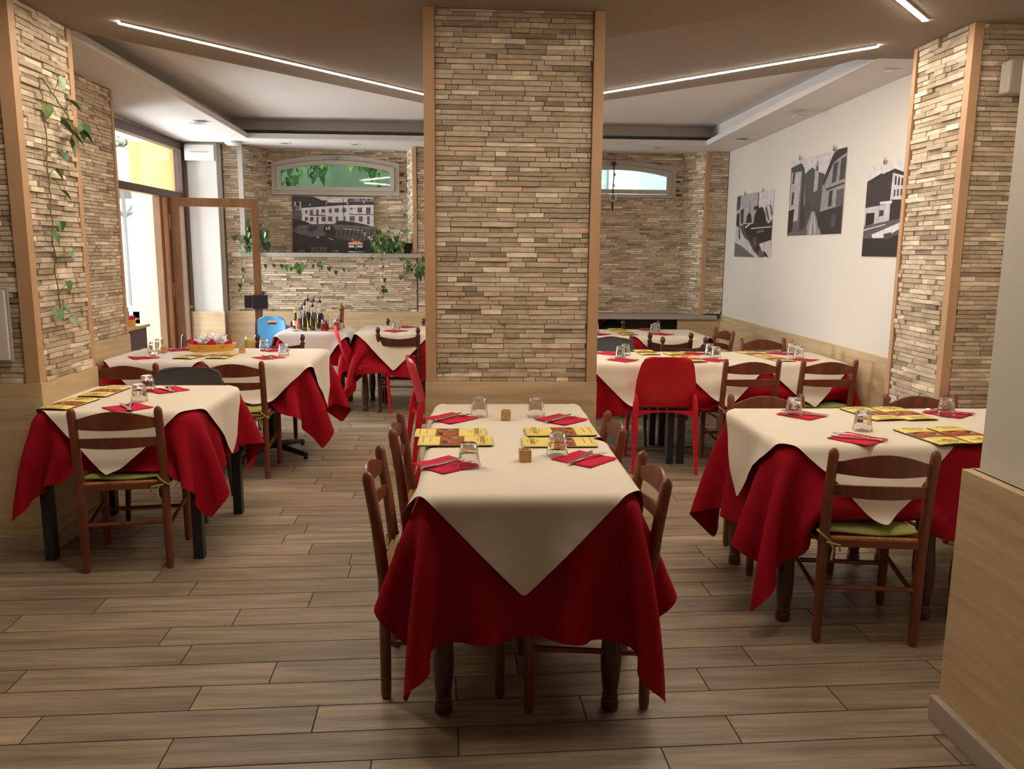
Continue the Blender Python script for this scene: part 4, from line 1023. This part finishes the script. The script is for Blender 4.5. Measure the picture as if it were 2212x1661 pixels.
tag(MB().grid(np.array([[(-1.93+.11*i/6, 6.97+.01*math.sin(i), .46+.32*j/8) for j in range(9)] for i in range(7)])).build('paper_bag', MAT['white'], smooth='all', solid=.003), 'white paper standing behind the left finial of the dark chair', 'paper')
tag(MB().grid(np.array([[(-1.90+.13*i/6, 6.955+.012*math.cos(i), .80-.03*j-.010*i) for j in range(7)] for i in range(7)])).build('yellow_cloth', MAT['yellow'], smooth='all', solid=.004), 'yellow cloth hung over the back of the dark finial chair', 'cloth')

# ------------------------------------------------------------------ black-and-white photographs
def gray_mat():
    m, nt, b_ = new_mat('black_and_white_print'); at = N(nt, 'ShaderNodeAttribute', attribute_name='rnd')
    r_ = ramp(nt, [(0, (.018, .014, .015)), (.5, (.17, .155, .16)), (1, (.84, .80, .82))]); nt.links.new(at.outputs['Fac'], r_.inputs[0])
    tc = N(nt, 'ShaderNodeTexCoord'); nz = N(nt, 'ShaderNodeTexNoise'); nz.inputs['Scale'].default_value = 18; nz.inputs['Detail'].default_value = 10
    nt.links.new(tc.outputs['Object'], nz.inputs['Vector']); rr_ = ramp(nt, [(.3, (.78,)*3), (.7, (1.18,)*3)]); nt.links.new(nz.outputs[0], rr_.inputs[0])
    mu = N(nt, 'ShaderNodeMix', data_type='RGBA', blend_type='MULTIPLY'); mu.inputs[0].default_value = 1
    nt.links.new(r_.outputs[0], mu.inputs[6]); nt.links.new(rr_.outputs[0], mu.inputs[7]); nt.links.new(mu.outputs[2], b_.inputs['Base Color']); b_.inputs['Roughness'].default_value = .35
    return m
BW = gray_mat()
def poster(name, w, h, polys, label, th=.004, base=.3):
    """polys: (gray, [(u,v)...]) with u right, v down, 0..1; the print faces local -Y"""
    t = empty(name)
    MB().box(0, w, 0, th, 0, h).build('board', MAT['white'], t)
    mb = MB(); mb.add([(0, -.0004, 0), (w, -.0004, 0), (w, -.0004, h), (0, -.0004, h)], [(0, 1, 2, 3)], base)
    for k, (g_, pts) in enumerate(polys):
        if len(pts) == 2: (a_, b_), (c_, d_) = pts; pts = [(a_, b_), (c_, b_), (c_, d_), (a_, d_)]
        mb.add([(min(1, max(0, u))*w, -.0006-k*.00002, h*(1-min(1, max(0, v)))) for u, v in pts], [tuple(range(len(pts)))[::-1]], g_)
    mb.build('print', BW, t, attr=True)
    return tag(t, label, 'photograph')
def rag(u0, u1, v, amp, n=14, seed=0, dn=None):
    r_ = random.Random(seed); return [(u0+(u1-u0)*i/n, v+(0 if dn is None else (dn-v)*i/n)+r_.uniform(-amp, amp)) for i in range(n+1)]
X0 = lambda x: (x-305)/1613; Y0 = lambda y: (y-200)/1140
def R0(g_, x0, y0, x1, y1): return (g_, [(X0(x0), Y0(y0)), (X0(x1), Y0(y1))])
def Q0(g_, *p): return (g_, [(X0(x), Y0(y)) for x, y in p])
pp = [R0(.85, 305, 200, 1918, 1340), Q0(.12, (305, 200), (720, 200), (920, 275), (1918, 275), (1918, 420), (305, 450)), Q0(.95, (830, 215), (930, 215), (905, 280), (850, 250)),
      Q0(.95, (980, 300), (1100, 235), (1380, 225), (1400, 330), (1100, 330)), Q0(.6, (1420, 225), (1918, 225), (1918, 290), (1430, 300)), R0(.3, 1410, 235, 1540, 290),
      Q0(.1, (490, 420), (950, 330), (1350, 310), (1918, 285), (1918, 360), (1300, 365), (500, 435)), Q0(.93, (500, 435), (1300, 368), (1918, 355), (1918, 790), (500, 760)),
      Q0(.35, (310, 300), (485, 300), (500, 700), (310, 640)), R0(.8, 350, 310, 385, 395), R0(.8, 455, 310, 490, 470), R0(.75, 400, 400, 485, 480), R0(.06, 415, 410, 445, 465), R0(.06, 320, 310, 350, 460), R0(.06, 388, 315, 455, 392), R0(.6, 372, 540, 395, 585), R0(.6, 435, 545, 455, 590)]
for x, y, w_, h_ in ((565, 475, 42, 72), (655, 470, 62, 110), (783, 460, 48, 112), (885, 455, 72, 70), (1032, 442, 55, 82), (1148, 432, 78, 84), (1295, 428, 78, 84), (1600, 412, 90, 100), (1765, 408, 92, 130), (555, 618, 58, 75), (655, 615, 66, 88), (785, 610, 38, 140), (885, 605, 80, 98), (1012, 600, 84, 98), (1170, 600, 46, 125), (1320, 598, 36, 100), (1438, 592, 100, 100), (1622, 590, 76, 108), (1788, 588, 50, 165), (1460, 420, 44, 36)):
    pp.append(R0(.28, x, y, x+w_, y+h_)); pp.append(R0(.5, x+w_*.42, y+6, x+w_*.58, y+h_-4))
for x in (1660, 1720, 1820): pp.append(R0(.15, x-15, 232, x+18, 275))
pp += [R0(.15, 645, 570, 965, 588), R0(.12, 1440, 545, 1918, 562), R0(.18, 1318, 230, 1332, 760), R0(.9, 650, 350, 668, 390), R0(.9, 975, 320, 998, 356), R0(.9, 1390, 290, 1412, 350), R0(.9, 1715, 270, 1738, 328)]
pp += [(.08, [(X0(x), Y0(y)) for x, y in ((305, 640), (480, 690), (560, 700), (670, 760), (900, 755), (1130, 750), (1240, 680), (1500, 705), (1700, 745), (1918, 800), (1918, 1340), (305, 1340))]),
       Q0(.42, (305, 900), (430, 790), (700, 765), (1150, 760), (1918, 800), (1918, 850), (1200, 860), (900, 1000), (700, 1020), (420, 960)), Q0(.15, (600, 900), (660, 780), (800, 790), (810, 850), (700, 910)),
       Q0(.32, (1150, 880), (1300, 820), (1918, 860), (1918, 1060), (1500, 1110), (1080, 1010)), Q0(.06, (905, 870), (960, 770), (1110, 790), (1170, 900), (1140, 1030), (1000, 1000)), Q0(.95, (965, 820), (990, 815), (995, 870), (970, 880)), Q0(.95, (1015, 810), (1050, 800), (1040, 870), (1022, 880)),
       Q0(.9, (1305, 840), (1700, 872), (1695, 884), (1310, 856)), Q0(.85, (1010, 1030), (1115, 1075), (1110, 1088), (1012, 1045)), Q0(.9, (1790, 1000), (1900, 975), (1915, 1060), (1850, 1090)), Q0(.7, (1460, 1080), (1500, 1040), (1530, 1085)), Q0(.8, (770, 1020), (820, 1010), (840, 1045), (780, 1040))]
for k in range(9): x = 1190+k*80; pp.append(Q0(.07, (x, 1080), (x+14, 1080), (x+60+9*k % 30, 860), (x+46, 860)))
for k in range(6): x = 1200+k*110; pp.append(Q0(.07, (x, 900+10*k), (x+180, 960+8*k), (x+176, 975+8*k), (x, 914+10*k)))
o = poster('photo_print', .90, .615, pp, 'black-and-white print of a long white farmhouse, propped on the shelf under the arched window'); o.location = (-1.955, 9.245, 1.499); o.rotation_euler = (ANG(-3.0), 0, 0)
# boats, narrow street, corner palazzo
p1 = [(.72, [(0, 0), (1, .0), (1, .45), (0, .5)]), (.25, [(0, .02), (.12, .0), (.10, .22), (0, .24)]), (.9, [(.62, .0), (1, 0), (1, .2), (.63, .24)]), (.08, [(.60, .02), (.625, .02), (.63, .26), (.61, .27)]), (.06, [(.39, .12), (.40, .12), (.40, .36), (.39, .36)]),
      (.06, [(.02, .30), (.10, .28), (.11, .5), (.02, .52)]), (.05, [(.13, .24), (.22, .22), (.22, .46), (.15, .46)]), (.05, [(.30, .46), (.32, .35), (.38, .29), (.44, .34), (.47, .46)]), (.04, [(.50, .56), (.53, .35), (.60, .25), (.74, .24), (.82, .36), (.86, .55)]), (.85, [(.74, .24), (1, .18), (1, .42), (.90, .50), (.82, .34)]), (.3, [(.80, .26), (.84, .24), (.93, .44), (.90, .46)]), (.3, [(.90, .22), (.94, .22), (1, .36), (.98, .40)]), (.05, [(.50, .22), (.62, .20), (.64, .25), (.52, .28)]),
      (.05, [(.2, .47), (1, .50), (1, .60), (.45, .58)]), (.04, [(.22, .5), (1, .56), (1, .76), (.70, .78), (.50, .74), (.34, .66)]), (.85, [(.28, .52), (.45, .45), (.46, .47), (.30, .545)]), (.9, [(.46, .545), (.98, .54), (.98, .555), (.46, .56)]), (.5, [(.62, .60), (.80, .58), (.80, .615), (.63, .635)]),
      (.82, [(0, .48), (.16, .55), (.26, .68), (.42, .76), (.55, .90), (.72, 1), (.5, 1), (0, .78)]), (.45, [(0, .76), (.3, .86), (.6, 1), (0, 1)]), (.85, [(.70, .80), (1, .74), (1, 1), (.86, 1), (.78, .90)]), (.05, [(.30, .68), (.45, .74), (.60, .90), (.68, .93), (.60, .82), (.5, .72)]), (.05, [(.58, .80), (.68, .78), (.72, .88), (.64, .95)]), (.05, [(.80, .90), (.88, .92), (.96, 1), (.84, .98)]), (.3, [(.52, .70), (.60, .68), (.64, .82), (.56, .86)]), (.05, [(.10, .54), (.13, .54), (.16, .72), (.11, .70)])]
o = poster('photo_print', 1.04, .63, p1, 'black-and-white print of covered boats, leftmost on the painted wall'); o.location = (RX-.006, 8.56, 1.497); o.rotation_euler = (0, 0, -PI/2)
p2 = [(.88, [(0, 0), (1, 0), (1, .5), (0, .5)]), (.40, [(.02, .10), (.22, .06), (.28, .14), (.30, .9), (0, .96), (0, .14)]), (.75, [(.02, .14), (.22, .12), (.20, .8), (.0, .84)]), (.2, [(.0, .08), (.20, .05), (.27, .12), (.25, .16), (0, .15)]), (.12, [(.05, .16), (.09, .15), (.08, .30), (.04, .31)]), (.15, [(.05, .42), (.10, .41), (.09, .58), (.045, .59)]), (.05, [(.0, .66), (.12, .64), (.10, .94), (0, .97)]),
      (.15, [(.25, .14), (.34, .26), (.36, .9), (.24, .95)]), (.55, [(.30, .30), (.34, .32), (.34, .60), (.30, .62)]), (.22, [(.30, .20), (.42, .14), (.56, .22), (.66, .26), (.64, .75), (.34, .78)]), (.7, [(.48, .12), (.52, .05), (.55, .12), (.545, .44), (.475, .46)]), (.1, [(.50, .14), (.53, .14), (.53, .2), (.50, .2)]),
      (.62, [(.64, .34), (.80, .0), (1, 0), (1, .9), (.62, .72)]), (.1, [(.62, .36), (.78, .05), (.86, .0), (1, 0), (1, .06), (.80, .14), (.66, .40)]), (.2, [(.80, .16), (.88, .14), (.86, .38), (.79, .39)]), (.2, [(.92, .12), (1, .10), (1, .36), (.91, .37)]), (.1, [(.70, .44), (1, .40), (1, .42), (.70, .47)]), (.12, [(.76, .48), (.82, .47), (.81, .66), (.75, .67)]), (.35, [(.88, .48), (1, .47), (1, .66), (.88, .67)]),
      (.1, [(.60, .72), (1, .66), (1, 1), (.66, 1)]), (.25, [(.82, .76), (.90, .75), (.90, .90), (.82, .92)]), (.6, [(.36, .98), (.46, .70), (.52, .70), (.66, .98), (.64, 1), (.3, 1)]), (.85, [(.45, .99), (.485, .72), (.492, .72), (.475, .99)]), (.85, [(.55, .99), (.505, .72), (.512, .72), (.575, .99)]), (.45, [(0, .97), (.4, .93), (.4, 1), (0, 1)]), (.12, [(.54, .70), (.60, .72), (.66, .96), (.60, .90)])]
o = poster('photo_print', 1.05, .638, p2, 'black-and-white print of a narrow street between houses, highest on the painted wall'); o.location = (RX-.006, 7.145, 1.69); o.rotation_euler = (0, 0, -PI/2)
p3 = [(.92, [(0, 0), (1, 0), (1, .5), (0, .5)]), (.10, [(0, .17), (.20, .10), (.24, .52), (0, .46)]), (.08, [(.02, .16), (.36, .08), (.62, .20), (.60, .24), (.34, .12), (.02, .20)]), (.12, [(.0, .18), (.34, .12), (.33, .44), (0, .46)]), (.86, [(.34, .12), (.62, .22), (.60, .44), (.33, .40)])]
for k in range(6): p3.append((.12, [(.37+.042*k, .16+.014*k), (.392+.042*k, .165+.014*k), (.392+.042*k, .25+.008*k), (.37+.042*k, .25+.008*k)])); p3.append((.15, [(.37+.042*k, .30), (.39+.042*k, .30), (.39+.042*k, .37), (.37+.042*k, .37)]))
p3 += [(.10, [(.64, .16), (.67, .10), (.72, .14), (.74, .38), (.63, .36)]), (.25, [(.66, .28), (1, .24), (1, .40), (.66, .42)]), (.85, [(.72, .36), (1, .34), (1, .54), (.72, .55)]), (.1, [(.78, .40), (.81, .40), (.81, .5), (.78, .5)]), (.1, [(.90, .39), (.93, .39), (.93, .5), (.90, .5)]), (.8, [(0, .46), (.34, .44), (.34, .62), (0, .66)]), (.05, [(.02, .52), (.14, .52), (.14, .64), (.02, .66)]), (.12, [(.20, .5), (.26, .5), (.26, .56), (.20, .57)]), (.08, [(.34, .40), (.66, .42), (.70, .58), (.34, .62)]), (.95, [(.2, .41), (.36, .41), (.36, .44), (.2, .44)]),
       (.35, [(0, .66), (1, .54), (1, 1), (0, 1)]), (.92, [(.12, .76), (.62, .60), (.66, .62), (.30, .80), (.14, .80)]), (.9, [(.60, .68), (.74, .64), (.80, .70), (.76, .76), (.64, .74)]), (.07, [(0, .80), (.3, .80), (.5, .76), (.8, .80), (1, .70), (1, 1), (0, 1)]), (.2, [(.28, .76), (.38, .74), (.40, .80), (.30, .82)]), (.2, [(.46, .74), (.56, .73), (.60, .79), (.50, .80)]), (.85, [(0, .70), (.3, .65), (.3, .66), (0, .715)])]
o = poster('photo_print', 1.02, .63, p3, 'black-and-white print of a corner building by the quay, partly behind the right pillar'); o.location = (RX-.006, 5.74, 1.522); o.rotation_euler = (0, 0, -PI/2)
def clip_p():
    t = empty('poster_clip'); MB().box(-.012, .012, -.014, -.006, -.012, .012).build('jaw', MAT['steel'], t); MB().tube([(-.008, -.010, .01), (0, -.012, .032), (.008, -.010, .01)], .002, 6).build('wire_loop', MAT['steel'], t); return t
for (y, zz, l) in ((8.30, 2.13, 'left clip of the boats print'), (7.80, 2.13, 'right clip of the boats print'), (6.95, 2.335, 'left clip of the narrow street print'), (6.30, 2.335, 'right clip of the narrow street print'), (5.50, 2.155, 'clip of the corner building print')):
    place('clip', clip_p, (RX-.004, y, zz), -PI/2, 'small steel '+l, 'clip', 'clips holding the prints')

# ------------------------------------------------------------------ plants
def leafy(mb, p, s, az, tilt, r, cup=.25):
    """heart shaped pothos leaf, stalk end at p"""
    M_ = Matrix.Translation(Vector(p)) @ Matrix.Rotation(az, 4, 'Z') @ Matrix.Rotation(tilt, 4, 'X')
    O = [(0, .0), (.30, -.14), (.50, .10), (.46, .42), (.26, .78), (0, 1.12), (-.26, .78), (-.46, .42), (-.50, .10), (-.30, -.14)]
    mid = [(0, .35), ]; v = [M_ @ Vector((x*s, y*s, -cup*s*abs(x)*-1-.12*s*y*y)) for x, y in O]+[M_ @ Vector((0, .35*s, -.03*s))]
    mb.add(v, [(i, (i+1) % 10, 10) for i in range(10)], r.random())
LEAF = by_face('pothos_leaf', [(0, (.02, .07, .012)), (.5, (.045, .13, .02)), (.85, (.10, .21, .04)), (1, (.24, .34, .10))], 'LINEAR', .38, .2, (50, 50, 50), .1, .5)
def vine(name, paths, leaves, label, parent_items=None, seed=1, auto=0, ls=.06, wall=None):
    """paths: stems as point lists; leaves: (x,y,z,size); auto: extra leaves strung along the stems"""
    r = random.Random(seed); t = empty(name, tuple(paths[0][0])); off = Vector(paths[0][0])
    sm = MB(); lm = MB()
    for pth in paths:
        pts = [Vector(p)-off for p in pth]
        dense = []
        for a, b in zip(pts, pts[1:]):
            for k in range(4): dense.append(a.lerp(b, k/4)+Vector((r.uniform(-1, 1), r.uniform(-1, 1), r.uniform(-1, 1)))*.006)
        dense.append(pts[-1]); sm.tube(dense, .0032, 6)
        if auto:
            for p in dense[::auto]:
                if r.random() < .8:
                    q = p+Vector((r.uniform(-.03, .03), r.uniform(-.02, .0), r.uniform(-.035, .02))); sm.tube([p, (p+q)/2+Vector((0, 0, .01)), q], .0016, 4)
                    leafy(lm, q, ls*r.uniform(.6, 1.25), r.uniform(-1.2, 1.2)+(wall or PI), r.uniform(-1.7, -.5), r)
    for (x, y, z, s) in leaves:
        q = Vector((x, y, z))-off
        near = min((p for pth in paths for p in pth), key=lambda p: (Vector(p)-off-q).length); p0 = Vector(near)-off
        sm.tube([p0, (p0+q)/2+Vector((.008, 0, .012)), q], .0017, 4)
        leafy(lm, q, s, r.uniform(-1, 1)+(wall or PI), r.uniform(-1.5, -.6), r)
    sm.build('stems', MAT['stem'], t, smooth='all'); lm.build('leaves', LEAF, t, attr=True)
    return tag(t, label, 'plant')
x = -2.108
pth = [(x, 4.273, 2.358), (x, 4.290, 2.27), (x, 4.299, 2.15), (x, 4.288, 2.003), (x, 4.283, 1.89), (x, 4.282, 1.754), (x, 4.278, 1.593), (x, 4.287, 1.453), (x, 4.283, 1.288), (x, 4.305, 1.191), (x, 4.334, 1.158), (x, 4.386, 1.173)]
pt2 = [(x, 4.273, 2.358), (x, 4.317, 2.363), (x, 4.406, 2.302), (x, 4.514, 2.241), (x+.02, 4.575, 2.156)]
lv = [(x+.01, a, b, s) for a, b, s in ((4.452, 2.401, .07), (4.309, 2.234, .06), (4.566, 2.296, .06), (4.439, 2.178, .075), (4.531, 2.143, .09), (4.522, 2.095, .075), (4.68, 2.196, .075), (4.412, 2.018, .06), (4.34, 1.928, .06), (4.394, 1.824, .055), (4.353, 1.665, .05), (4.272, 1.605, .05), (4.4, 1.512, .05), (4.375, 1.361, .05), (4.306, 1.239, .055), (4.241, 1.22, .06), (4.394, 1.172, .05), (4.678, 2.159, .07))]
vine('hanging_vine', [pth, pt2], lv, 'thin green vine trained down the lit side of the left pillar', wall=-PI/2+.001, seed=3)
def pot(x, y, z, r, label, mat='white'):
    t = empty('plant_pot', (x, y, z)); MB().lathe([(r*.7, 0), (r*.74, .005), (r, .12), (r*1.03, .125), (r*.94, .125), (r*.9, .10)], n=20).build('pot', MAT[mat], t, smooth=True)
    MB().lathe([(r*.9, .098), (r*.9, .102)], n=16).build('soil', MAT['dark'], t); return tag(t, label, 'plant pot')
SH = 1.498
pot(-2.30, 9.02, SH, .065, 'white pot of the vine at the left end of the upper shelf'); pot(-.78, 9.03, SH, .062, 'white pot of the vine at the right end of the upper shelf')
tag(MB().lathe([(.035, 0), (.05, .11), (.048, .112)], -.665, 9.0, 16).build('dark_pot', MAT['black'], smooth=True, loc=(0, 0, SH)), 'empty black pot at the right end of the upper shelf', 'plant pot')
r = random.Random(12)
def crown(cx, cy, cz, rx, rz, n, s): return [(cx+r.gauss(0, rx), cy+r.uniform(-.09, .05), cz+r.gauss(0, rz), s*r.uniform(.7, 1.3)) for _ in range(n)]
y = 8.835
L1 = [(-2.30, 9.02, 1.61), (-2.30, 8.90, 1.60), (-2.282, y, 1.522), (-2.223, y, 1.425), (-2.079, y, 1.368), (-1.91, y, 1.34), (-1.788, y, 1.321), (-1.663, y, 1.396), (-1.541, y, 1.382)]
L2 = [(-2.30, 8.95, 1.60), (-2.419, y, 1.594), (-2.407, y, 1.424), (-2.407, y, 1.228), (-2.432, y, 1.105)]
L3 = [(-2.30, 8.95, 1.60), (-2.25, y, 1.45), (-2.231, y, 1.229), (-2.212, y, 1.106), (-2.274, y, 1.032)]
vine('trailing_plant', [L1, L2, L3], crown(-2.30, 8.93, 1.66, .075, .07, 60, .055)+[(-2.16, y, 1.60, .11), (-1.80, y, 1.38, .11), (-1.92, y, 1.36, .08)], 'trailing green plant spilling from the left end of the upper shelf', seed=5, auto=2, ls=.042)
V1 = [(-.78, 9.03, 1.61), (-.86, 8.92, 1.60), (-.997, y, 1.509), (-1.098, y, 1.41), (-1.248, y, 1.325), (-1.395, y, 1.334), (-1.541, y, 1.382), (-1.62, y, 1.40)]
V2 = [(-.86, 8.92, 1.60), (-.919, y, 1.51), (-.923, y, 1.239), (-.88, y, 1.14), (-.93, y, 1.06)]
V3 = [(-.78, 8.95, 1.58), (-.702, y, 1.438), (-.579, y, 1.365), (-.505, y, 1.316), (-.44, y, 1.28)]
V4 = [(-.70, 8.95, 1.50), (-.66, y, 1.42), (-.655, y, 1.29), (-.745, y, 1.24)]
V5 = [(-.78, 9.03, 1.64), (-.72, 8.98, 1.78), (-.60, y, 1.90), (-.523, y, 2.02), (-.47, y, 2.06)]
vine('trailing_plant', [V1, V2, V3, V4], crown(-.90, 8.93, 1.62, .11, .06, 80, .05)+crown(-.52, 8.84, 1.33, .06, .05, 22, .045), 'trailing green plant spilling from the right end of the upper shelf beside the central pillar', seed=6, auto=2, ls=.042)
vine('bare_twigs', [V5, [(p[0]+.02, p[1], p[2]-.05) for p in V5]], [(-.66, 8.95, 1.75, .08)], 'bare vine stems reaching up towards the central pillar', seed=7)
# things on the upper shelf
def dish_p():
    return MB().lathe([(.038, 0), (.042, .002), (.044, .03), (.041, .03), (.039, .006), (.001, .005)], n=20, ribs=10, amp=.02).build('glass_ashtray', MAT['glass'], smooth=True)
for (xx, zz, l) in ((-1.83, 0, 'left'), (-1.68, 0, 'second from left'), (-1.59, 0, 'third from left'), (-1.46, 0, 'right'), (-1.68, .031, 'upper left'), (-1.59, .031, 'upper right')):
    place('dish', dish_p, (xx, 9.08, SH+zz), 0, 'low glass dish on the upper shelf, %s of the row before the print' % l, 'dish', 'glass dishes on the upper shelf')
tag(MB().lathe([(.001, .004), (.05, .002), (.06, .004), (.098, .018), (.10, .022), (.06, .008), (.001, .007)], -1.225, 9.07, 28).build('plate', MAT['white'], smooth=True, loc=(0, 0, SH-.002)), 'white plate on the upper shelf before the print', 'plate')
t = empty('cake_slice', (-1.24, 9.07, SH+.03), .3)
MB().prism([(-.075, -.02), (.075, -.035), (.06, .03)], .03, .085).build('sponge', MAT['cream'], t); MB().prism([(-.076, -.021), (.076, -.036), (.061, .031)], .055, .065).build('icing_layer', MAT['napkin'], t); MB().prism([(-.03, -.02), (.05, -.03), (.03, .02)], .085, .102).build('topping', MAT['orange'], t)
MB().prism([(-.05, -.015), (.05, -.025), (.04, .02)], -.015, .03).build('dark_stand', MAT['black'], t)
tag(t, 'toy slice of pink and white cake on a dark stand over the white plate', 'cake')
# dream catcher hanging on the right window
t = empty('hanging_ornament', (1.612, 9.12, 2.50)); MB().tube([(0, 0, .0), (.004, 0, -.12), (-.003, 0, -.25), (0, 0, -.36)], .006, 6).build('cord', MAT['black'], t)
MB().tube([(.036*math.cos(a), 0, -.37+.036*math.sin(a)) for a in [2*PI*i/16 for i in range(17)]], .008, 6).build('hoop', MAT['white'], t, smooth=True)
mb = MB(); mb.tube([(0, 0, -.40), (-.006, 0, -.46), (-.002, 0, -.52)], [.006, .012, .004], 6); mb.tube([(.004, 0, -.10), (.02, 0, -.13)], .007, 5); mb.tube([(0, 0, -.22), (.015, 0, -.25)], .006, 5); mb.tube([(0, 0, .02), (0, 0, -.02)], .022, 8); mb.build('feather', MAT['black'], t)
tag(t, 'dark hanging charm with a pale hoop in front of the right arched window', 'ornament')
# black bags under the right shelf, box by the wall
mb = MB(); rr = random.Random(2)
n = 14; P = np.zeros((n, n, 3))
for i in range(n):
    for j in range(n):
        a, q = 2*PI*i/(n-1), j/(n-1); ra = .16*math.sin(PI*min(.97, .25+.72*q))*(1+.12*math.sin(3*a+4*q)); P[i, j] = (1.62+ra*math.cos(a)*1.3, 9.03+ra*math.sin(a)*.7, .50+.29*q)
tag(mb.grid(P).build('black_bag', plain('black_bin_liner', (.012, .012, .014), .25), smooth='all'), 'crumpled black bag stuffed under the right low shelf', 'bag')
t = empty('storage_box', (2.62, 7.0, 0)); MB().box(-.19, .19, -.16, .16, .0, .60).build('box_body', MAT['black'], t, bevel=.01); MB().box(-.2, .2, -.17, .17, .60, .625).build('lid', MAT['grey'], t, bevel=.008); tag(t, 'dark grey storage box on the floor by the painted wall', 'box')
t = empty('wall_box', (2.73, 4.105, 2.42)); MB().box(-.04, .12, -.04, .04, -.08, .08).build('housing', MAT['ltframe'], t, bevel=.01); tag(t, 'beige box fixed high on the right pillar, cut by the frame', 'box')
t = empty('notice_board', (-2.43, 4.045, 1.16)); MB().box(-.19, .19, -.012, .012, -.17, .17).build('panel', MAT['plaster'], t, bevel=.003); MB().box(-.2, .2, .0, .014, -.18, .18).build('backing', MAT['ltframe'], t); tag(t, 'beige board on the left pillar at the left edge of the photo', 'board')

# ------------------------------------------------------------------ outside
OUT_WALL = plain('sunlit_render', (.86, .84, .80), .9); GROUND = plain('pale_paving', (.80, .78, .74), .9)
struct(MB().box(-30, -3.5, 2, 40, -.12, -.02).build('ground', GROUND)); struct(MB().box(-30, 30, 9.9, 40, -.12, -.02).build('ground', GROUND))
t = tag(empty('pale_building', (-11, 20, 0)), 'pale sunlit building across the street seen through the open door', 'building'); MB().box(-12, 7.2, 0, 3, 0, 9).build('wall', OUT_WALL, t)
t2 = tag(empty('pale_building', (3.2, 13.5, 0)), 'pale building seen through the right arched window', 'building'); MB().box(-1.8, 7, 0, 3, 0, 7).build('wall', plain('weathered_render', (.36, .41, .385), .9, noise=.3, nscale=2), t2)
t3 = tag(empty('shaded_wall', (-3.2, 15.5, 0)), 'dark green overgrown wall behind the trees at the left arched window', 'wall'); MB().box(-1.5, 4.4, 0, .4, 0, 9).build('wall', plain('overgrown_wall', (.10, .13, .085), .95, noise=.6, nscale=1.5), t3)
for k in range(4): MB().box(-3.4+1.25*k, -2.9+1.25*k, -.06, 0, 1.8, 3.4).build('pilaster', MAT['white'], t2)
# white parasol with scrolled bracket
t = empty('parasol', (-5.3, 13.0, 0)); n = 8
mb = MB(); v = [(0, 0, 3.05)]+[(1.75*math.cos(2*PI*i/n), 1.75*math.sin(2*PI*i/n), 2.55) for i in range(n)]+[(1.77*math.cos(2*PI*i/n), 1.77*math.sin(2*PI*i/n), 2.36) for i in range(n)]
mb.add(v, [(0, 1+i, 1+(i+1) % n) for i in range(n)]+[(1+i, 1+n+i, 1+n+(i+1) % n, 1+(i+1) % n) for i in range(n)]); mb.build('canopy', MAT['white'], t, solid=.004)
MB().tube([(0, 0, 0), (0, 0, 3.0)], .03, 8).build('pole', MAT['white'], t)
for k in range(4): a = PI/4+k*PI/2; MB().tube([(0, 0, 2.0), (1.2*math.cos(a), 1.2*math.sin(a), 2.62)], .02, 6).build('strut', MAT['white'], t)
tag(t, 'white parasol outside the open door', 'parasol')
t = empty('iron_bracket', (-3.49, 9.35, 2.2)); mb = MB()
mb.tube([(-.02, 0, -.05), (-.55, -.15, .30)], .016, 6); mb.tube([(-.05, 0, -.02), (-.30, -.08, .36)], .012, 6)
mb.tube([(-.52-.05*math.cos(a)*(1-a/9), -.14, .27+.05*math.sin(a)*(1-a/9)) for a in [i*.4 for i in range(16)]], .009, 6); mb.build('scroll_bars', MAT['white'], t, smooth=True)
tag(t, 'white scrolled iron bracket seen through the pane over the door', 'bracket')
def tree(x, y, z, R_, n, label, s=.22, seed=1, trunk=True):
    r_ = random.Random(seed); t = empty('tree', (x, y, 0)); mb = MB()
    for _ in range(n):
        a, b_ = r_.uniform(0, 2*PI), r_.gauss(0, .5); q = R_*r_.random()**.33
        leafy(mb, (q*math.cos(a)*math.cos(b_), q*math.sin(a)*math.cos(b_), z+q*math.sin(b_)), s*r_.uniform(.6, 1.3), r_.uniform(0, 6.3), r_.uniform(-2, -.2), r_)
    mb.build('foliage', LEAF, t, attr=True)
    if trunk: MB().tube([(0, 0, 0), (0, 0, z)], .09, 8).build('trunk', MAT['stem'], t)
    return tag(t, label, 'tree')
tree(-2.9, 12.4, 3.2, 1.0, 600, 'leafy tree outside the left arched window', .12, 1)
tree(-.9, 12.6, 3.3, 1.0, 600, 'second leafy tree behind the left arched window', .12, 2)
tree(-6.5, 15.2, 3.25, .75, 420, 'green tree seen through the pane over the open door', .09, 3)
# outdoor furniture just beyond the threshold
def out_chair(x, y, a, label):
    t = empty('outdoor_chair', (x, y, 0), a); m = MAT['grey']
    mb = MB(); mb.box(-.22, .22, -.2, .22, .43, .45); mb.build('seat', m, t); mb = MB(); mb.box(-.22, .22, .2, .225, .55, .82); mb.build('backrest', m, t)
    for sx in (-1, 1):
        for sy in (-1, 1): MB().tube([(.21*sx, .2*sy, 0), (.20*sx, .2*sy, .43 if sy < 0 else .82)], .014, 6).build('leg', m, t)
        MB().tube([(.22*sx, -.2, .43), (.23*sx, -.2, .66), (.23*sx, .2, .68)], .014, 6).build('armrest', m, t)
    return tag(t, label, 'chair')
out_chair(-4.2, 10.3, 2.6, 'grey outdoor chair beyond the open door'); out_chair(-4.9, 11.2, .6, 'second grey outdoor chair farther out')
t = empty('outdoor_table', (-4.15, 11.1, 0)); MB().lathe([(.38, .72), (.38, .745)], n=28).build('top', MAT['white'], t); MB().tube([(0, 0, 0), (0, 0, .72)], .03, 8).build('column', MAT['grey'], t); MB().lathe([(.22, 0), (.2, .02)], n=20).build('foot', MAT['grey'], t); tag(t, 'round white outdoor table beyond the open door', 'table')
